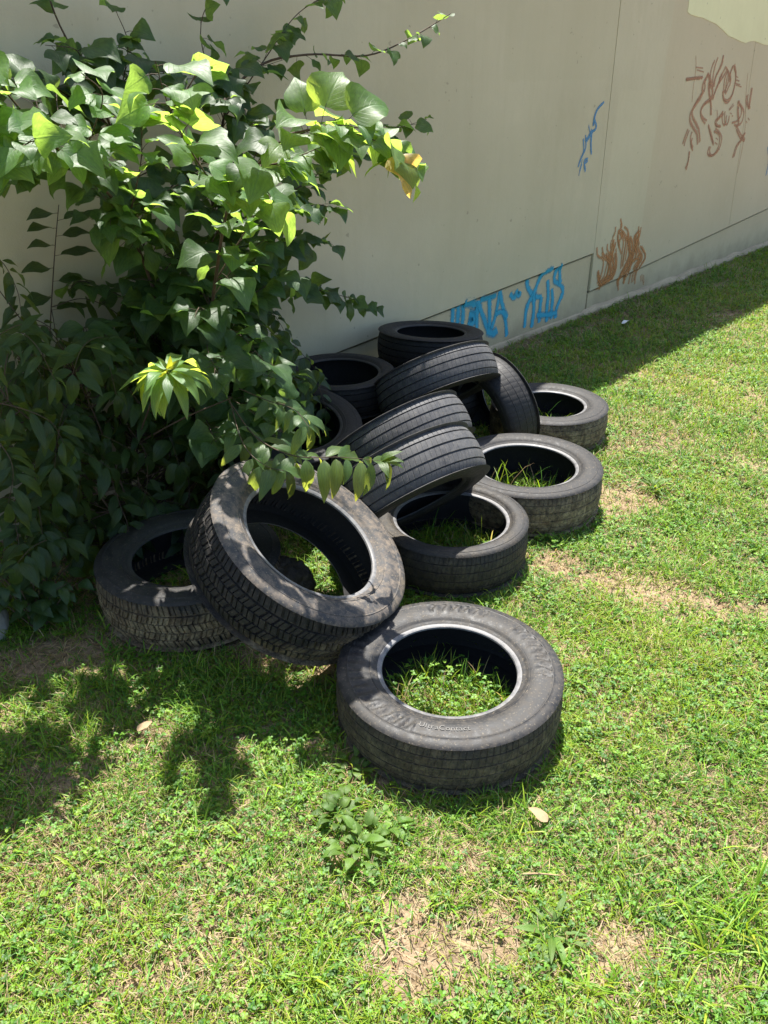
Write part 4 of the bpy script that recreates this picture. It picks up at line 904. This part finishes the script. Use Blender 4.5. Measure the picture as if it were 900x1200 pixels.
for tg in FB:
    t_ = np.array(tg); d = OUT * .11 + ALONG * rnd.gauss(0, .07) + rv(.02)
    attach(B, t_ - d)
    frond(B, [tuple(t_ - d), tuple(t_ - d * .3 + UPV * .035), tuple(t_ + d * .45 + UPV * .01), tuple(t_ + d - UPV * .07)], rnd.randint(4, 6), .09 + .025 * rnd.random(), .0018, .0, 1.0, (.5, 1.2), .7, rnd.choice([LANCE, LANCE, LANCE, NARROW, OVATE]), .3)
for k_ in range(34):       # smaller shaded shoots deeper in
    u_, v_, w_ = rnd.random(), rnd.random(), rnd.random()
    p0 = np.array([-1.35 + 1.0 * u_, 0, .35 + .65 * v_]); s_ = -3.3 + 1.25 * u_
    p0 = np.array([W0.x, W0.y, 0]) + ALONG * s_ + OUT * (.12 + .4 * w_) + UPV * (.15 + .75 * v_)
    d = OUT * .12 + ALONG * rnd.gauss(0, .08) - UPV * .05
    attach(B, p0)
    frond(B, [tuple(p0), tuple(p0 + d * .6 + UPV * .02), tuple(p0 + d * 1.3 - UPV * .06)], 5, .085, .0018, .0, 1.0, (.5, 1.2), .7, rnd.choice([LANCE, OVATE]))
B.build('compound_leaf_sapling', tuple(bb), 'sapling with long drooping lance shaped leaflets hanging over the tyres, one pale sunlit rosette', 'sapling', M['lance'])

# --- thin upright shoot with a few ovate leaves against the wall
Cp = Plant(); cs = [(-1.341,2.923,0.39),(-1.276,2.993,0.786),(-1.215,3.045,1.092),(-1.175,3.073,1.266)]
c0 = (cs[0][0], cs[0][1], 0)
Cp.tube(catmull([c0] + cs), .004, .0015)
for (u0, d_) in ((0.35, -1), (.45, 1), (.5, -1), (.58, 1), (.64, -1), (.7, 1), (.75, -1), (.8, 1), (.86, -1), (.92, 1), (.97, -1)):
    cc_ = catmull(cs); p = cc_[int(u0 * (len(cc_) - 1))]
    d = ALONG * d_ + OUT * .35 + UPV * .12 + rv(.12)
    Cp.tube(np.array([p, p + d * .02]), .001, .0008, 4)
    Cp.leaf(p + d * .02, d, UPV + OUT * .25, .115 + .02 * rnd.random(), OVATE, tint(.75, .95), .5, .2)
Cp.build('young_shoot', c0, 'thin upright shoot with pairs of ovate leaves standing alone against the bare wall', 'sapling', M['ovate'])

# --- low ovate-leaved plant at the left edge
Dp = Plant(); d0 = (-1.178,2.208); d0 = (d0[0], d0[1], 0)
for k_ in range(22):
    a = rnd.random() * 2 * PI; r_ = .03 + .2 * rnd.random(); h_ = .10 + .26 * rnd.random()
    tp = np.array([d0[0] - .02 + r_ * math.cos(a) * 1.1, d0[1] + .08 + r_ * math.sin(a) * .8, h_])
    spray(Dp, [d0, tuple(np.array(d0) * .5 + tp * .5 + np.array([0, 0, .05])), tuple(tp)], .085, .028, [OVATE], .0026, .001, .4, (.5, 1.3), .2, face=.35)
Dp.build('low_leafy_plant', d0, 'low plant with drooping ovate leaves at the foot of the sapling, left of the tyres', 'plant', M['ovate'])

# ------------------------------------------------------------------ weeds and litter
def weed(xy, n_, L, shape, label, h=.02, tintk=1.0, spread=.7):
    P = Plant(); o = np.array([xy[0], xy[1], .004])
    for k_ in range(n_):
        a = k_ / n_ * 2 * PI * 1.618 * 3 + rnd.random() * .5; d = np.array([math.cos(a), math.sin(a), spread * (.25 + .8 * rnd.random())])
        b = o + np.array([d[0], d[1], 0]) * (.012 + h * 1.1) * rnd.random() + UPV * h * rnd.random()
        P.leaf(b, d, UPV + rv(.15), L * (.6 + .6 * rnd.random()), shape, tint(.9 * tintk, 1.3 * tintk, .25), .9 + .6 * rnd.random(), .25)
    r_ = empty('weed', (xy[0], xy[1], 0), label, 'weed', 'broad leaved weeds in the lawn')
    F = np.concatenate(P.F); off = np.array([xy[0], xy[1], 0])
    mesh_np('foliage', np.concatenate(P.V) - off, F, np.full(len(F), 4), M['weed'], r_, col=np.concatenate(P.C), uv=np.concatenate(P.U))
weed((0.371,1.104), 30, .085, STRAP, 'rosette weed with long strap leaves by the bare dry patch near the bottom edge', .01, 1.05, .9)
weed((-0.053,1.326), 40, .045, OVATE, 'leafy weed cluster in dappled shade just above the bare patch', .05, 1.0, 1.0)
weed((-0.121,1.429), 32, .045, OVATE, 'darker leafy weed below the left side of the front tyre', .045, .8, 1.0)
weed((0.011,1.389), 24, .038, OVATE, 'small pale leafy weed right of the dappled weed cluster', .03, 1.25, .9)
weed((1.234,3.269), 26, .07, STRAP, 'tall green tuft weed on the dry ground right of the muddy tyre', .03, 1.0, 1.4)
weed((0.673,2.862), 20, .07, STRAP, 'weed growing at the foot of the mud caked tyre', .02, 1.05, 1.2)
weed((-0.082,1.587), 22, .04, OVATE, 'weed with rounded leaves touching the left side of the front tyre', .03, .9, 1.0)

def dry_leaf(name, xy, size, rot, mat, label, cat, z=.03, curl=.6):
    P = Plant(); a = rot; P.leaf(np.array([0, 0, 0.]), (math.cos(a), math.sin(a), .25), (0, 0, 1), size, OVATE, (1, 1, 1), curl, .3)
    F = np.concatenate(P.F)
    o = mesh_np(name, np.concatenate(P.V), F, np.full(len(F), 4), mat)
    o.location = (xy[0], xy[1], z); tag(o, label, cat); return o
dry_leaf('dead_leaf', (0.413,1.392), .06, 2.4, M['straw'], 'curled tan dead leaf on the grass below right of the front tyre', 'leaf', .035)
dry_leaf('dead_leaf', (-0.709,1.712), .05, .8, M['straw'], 'tan dead leaf at the edge of the shade left of the tyres', 'leaf', .03)
dry_leaf('paper_scrap', (1.771,5.906), .075, .3, M['paper'], 'white paper scrap on the shaded grass near the wall footing', 'litter', .03, .2)
dry_leaf('paper_scrap', (1.3,6.043), .06, 1.3, M['paper'], 'small pale scrap beside the wall below the turquoise letters', 'litter', .03, .2)
dry_leaf('plastic_scrap', (0.205,1.559), .05, .1, M['paper'], 'thin white plastic scrap poking out under the front tyre', 'litter', .012, .1)
# the pale stalk in the grass
Pk = Plant(); pk = [(*(0.33,1.245), .03), (*(0.366,1.24), .038), (*(0.416,1.238), .034)]
c = catmull(pk); P_ = Plant(); P_.tube(c - np.array(pk[0]), .003, .0015)
F = np.concatenate(P_.bF); o = mesh_np('dry_stalk', np.concatenate(P_.bV), F, np.full(len(F), 4), M['straw']); o.location = pk[0]
tag(o, 'short pale dry stalk lying on the grass above the strap leaved weed', 'stalk')
# stone at the left edge
bm = bmesh.new(); bmesh.ops.create_icosphere(bm, subdivisions=4, radius=1)
for v in bm.verts:
    k_ = 1 + .22 * noise.noise(v.co * 1.4) + .07 * noise.noise(v.co * 4)
    v.co = Vector((v.co.x * .05 * k_, v.co.y * .06 * k_, v.co.z * .07 * k_))
st = bm_obj('stone', bm, M['stone'], None, True); sp = (-1.325,2.194); st.location = (sp[0], sp[1], .045)
tag(st, 'rounded grey stone at the foot of the low leafy plant', 'stone')

# ------------------------------------------------------------------ light, sky, camera
sh = Vector((.02, -.44, -1.0)).normalized()        # direction the sunlight travels
sd_ = -sh
elev = math.asin(sd_.z); azim = math.atan2(sd_.x, sd_.y)
w = bpy.data.worlds.new('World'); scene.world = w; w.use_nodes = True
nt = w.node_tree; nt.nodes.clear()
sky = nt.nodes.new('ShaderNodeTexSky'); sky.sky_type = 'NISHITA'; sky.sun_disc = False
sky.sun_elevation = elev; sky.sun_rotation = azim; sky.air_density = 1.0; sky.dust_density = 1.5
bg = nt.nodes.new('ShaderNodeBackground'); bg.inputs['Strength'].default_value = .095
wo = nt.nodes.new('ShaderNodeOutputWorld'); nt.links.new(sky.outputs[0], bg.inputs[0]); nt.links.new(bg.outputs[0], wo.inputs[0])
ld = bpy.data.lights.new('sun', 'SUN'); ld.energy = 5.0; ld.angle = R(.55); ld.color = (1, .96, .89)
lo = bpy.data.objects.new('sun', ld); link(lo); lo.location = (0, 4, 8)
lo.rotation_euler = sh.to_track_quat('-Z', 'Y').to_euler()

cd = bpy.data.cameras.new('camera'); cd.sensor_fit = 'VERTICAL'; cd.sensor_height = 24; cd.lens = 940 / 1200 * 24; cd.clip_start = .05; cd.clip_end = 1000
co = bpy.data.objects.new('camera', cd); link(co); co.location = (0, 0, 1.70); co.rotation_euler = (R(90 - 29), 0, 0)
scene.camera = co
scene.view_settings.view_transform = 'Standard'; scene.view_settings.look = 'None'; scene.view_settings.gamma = 1; scene.view_settings.exposure = 1.74
scene.render.engine = 'CYCLES'
cy = scene.cycles; cy.use_denoising = True; cy.max_bounces = 8; cy.transmission_bounces = 6; cy.transparent_max_bounces = 8; cy.diffuse_bounces = 4
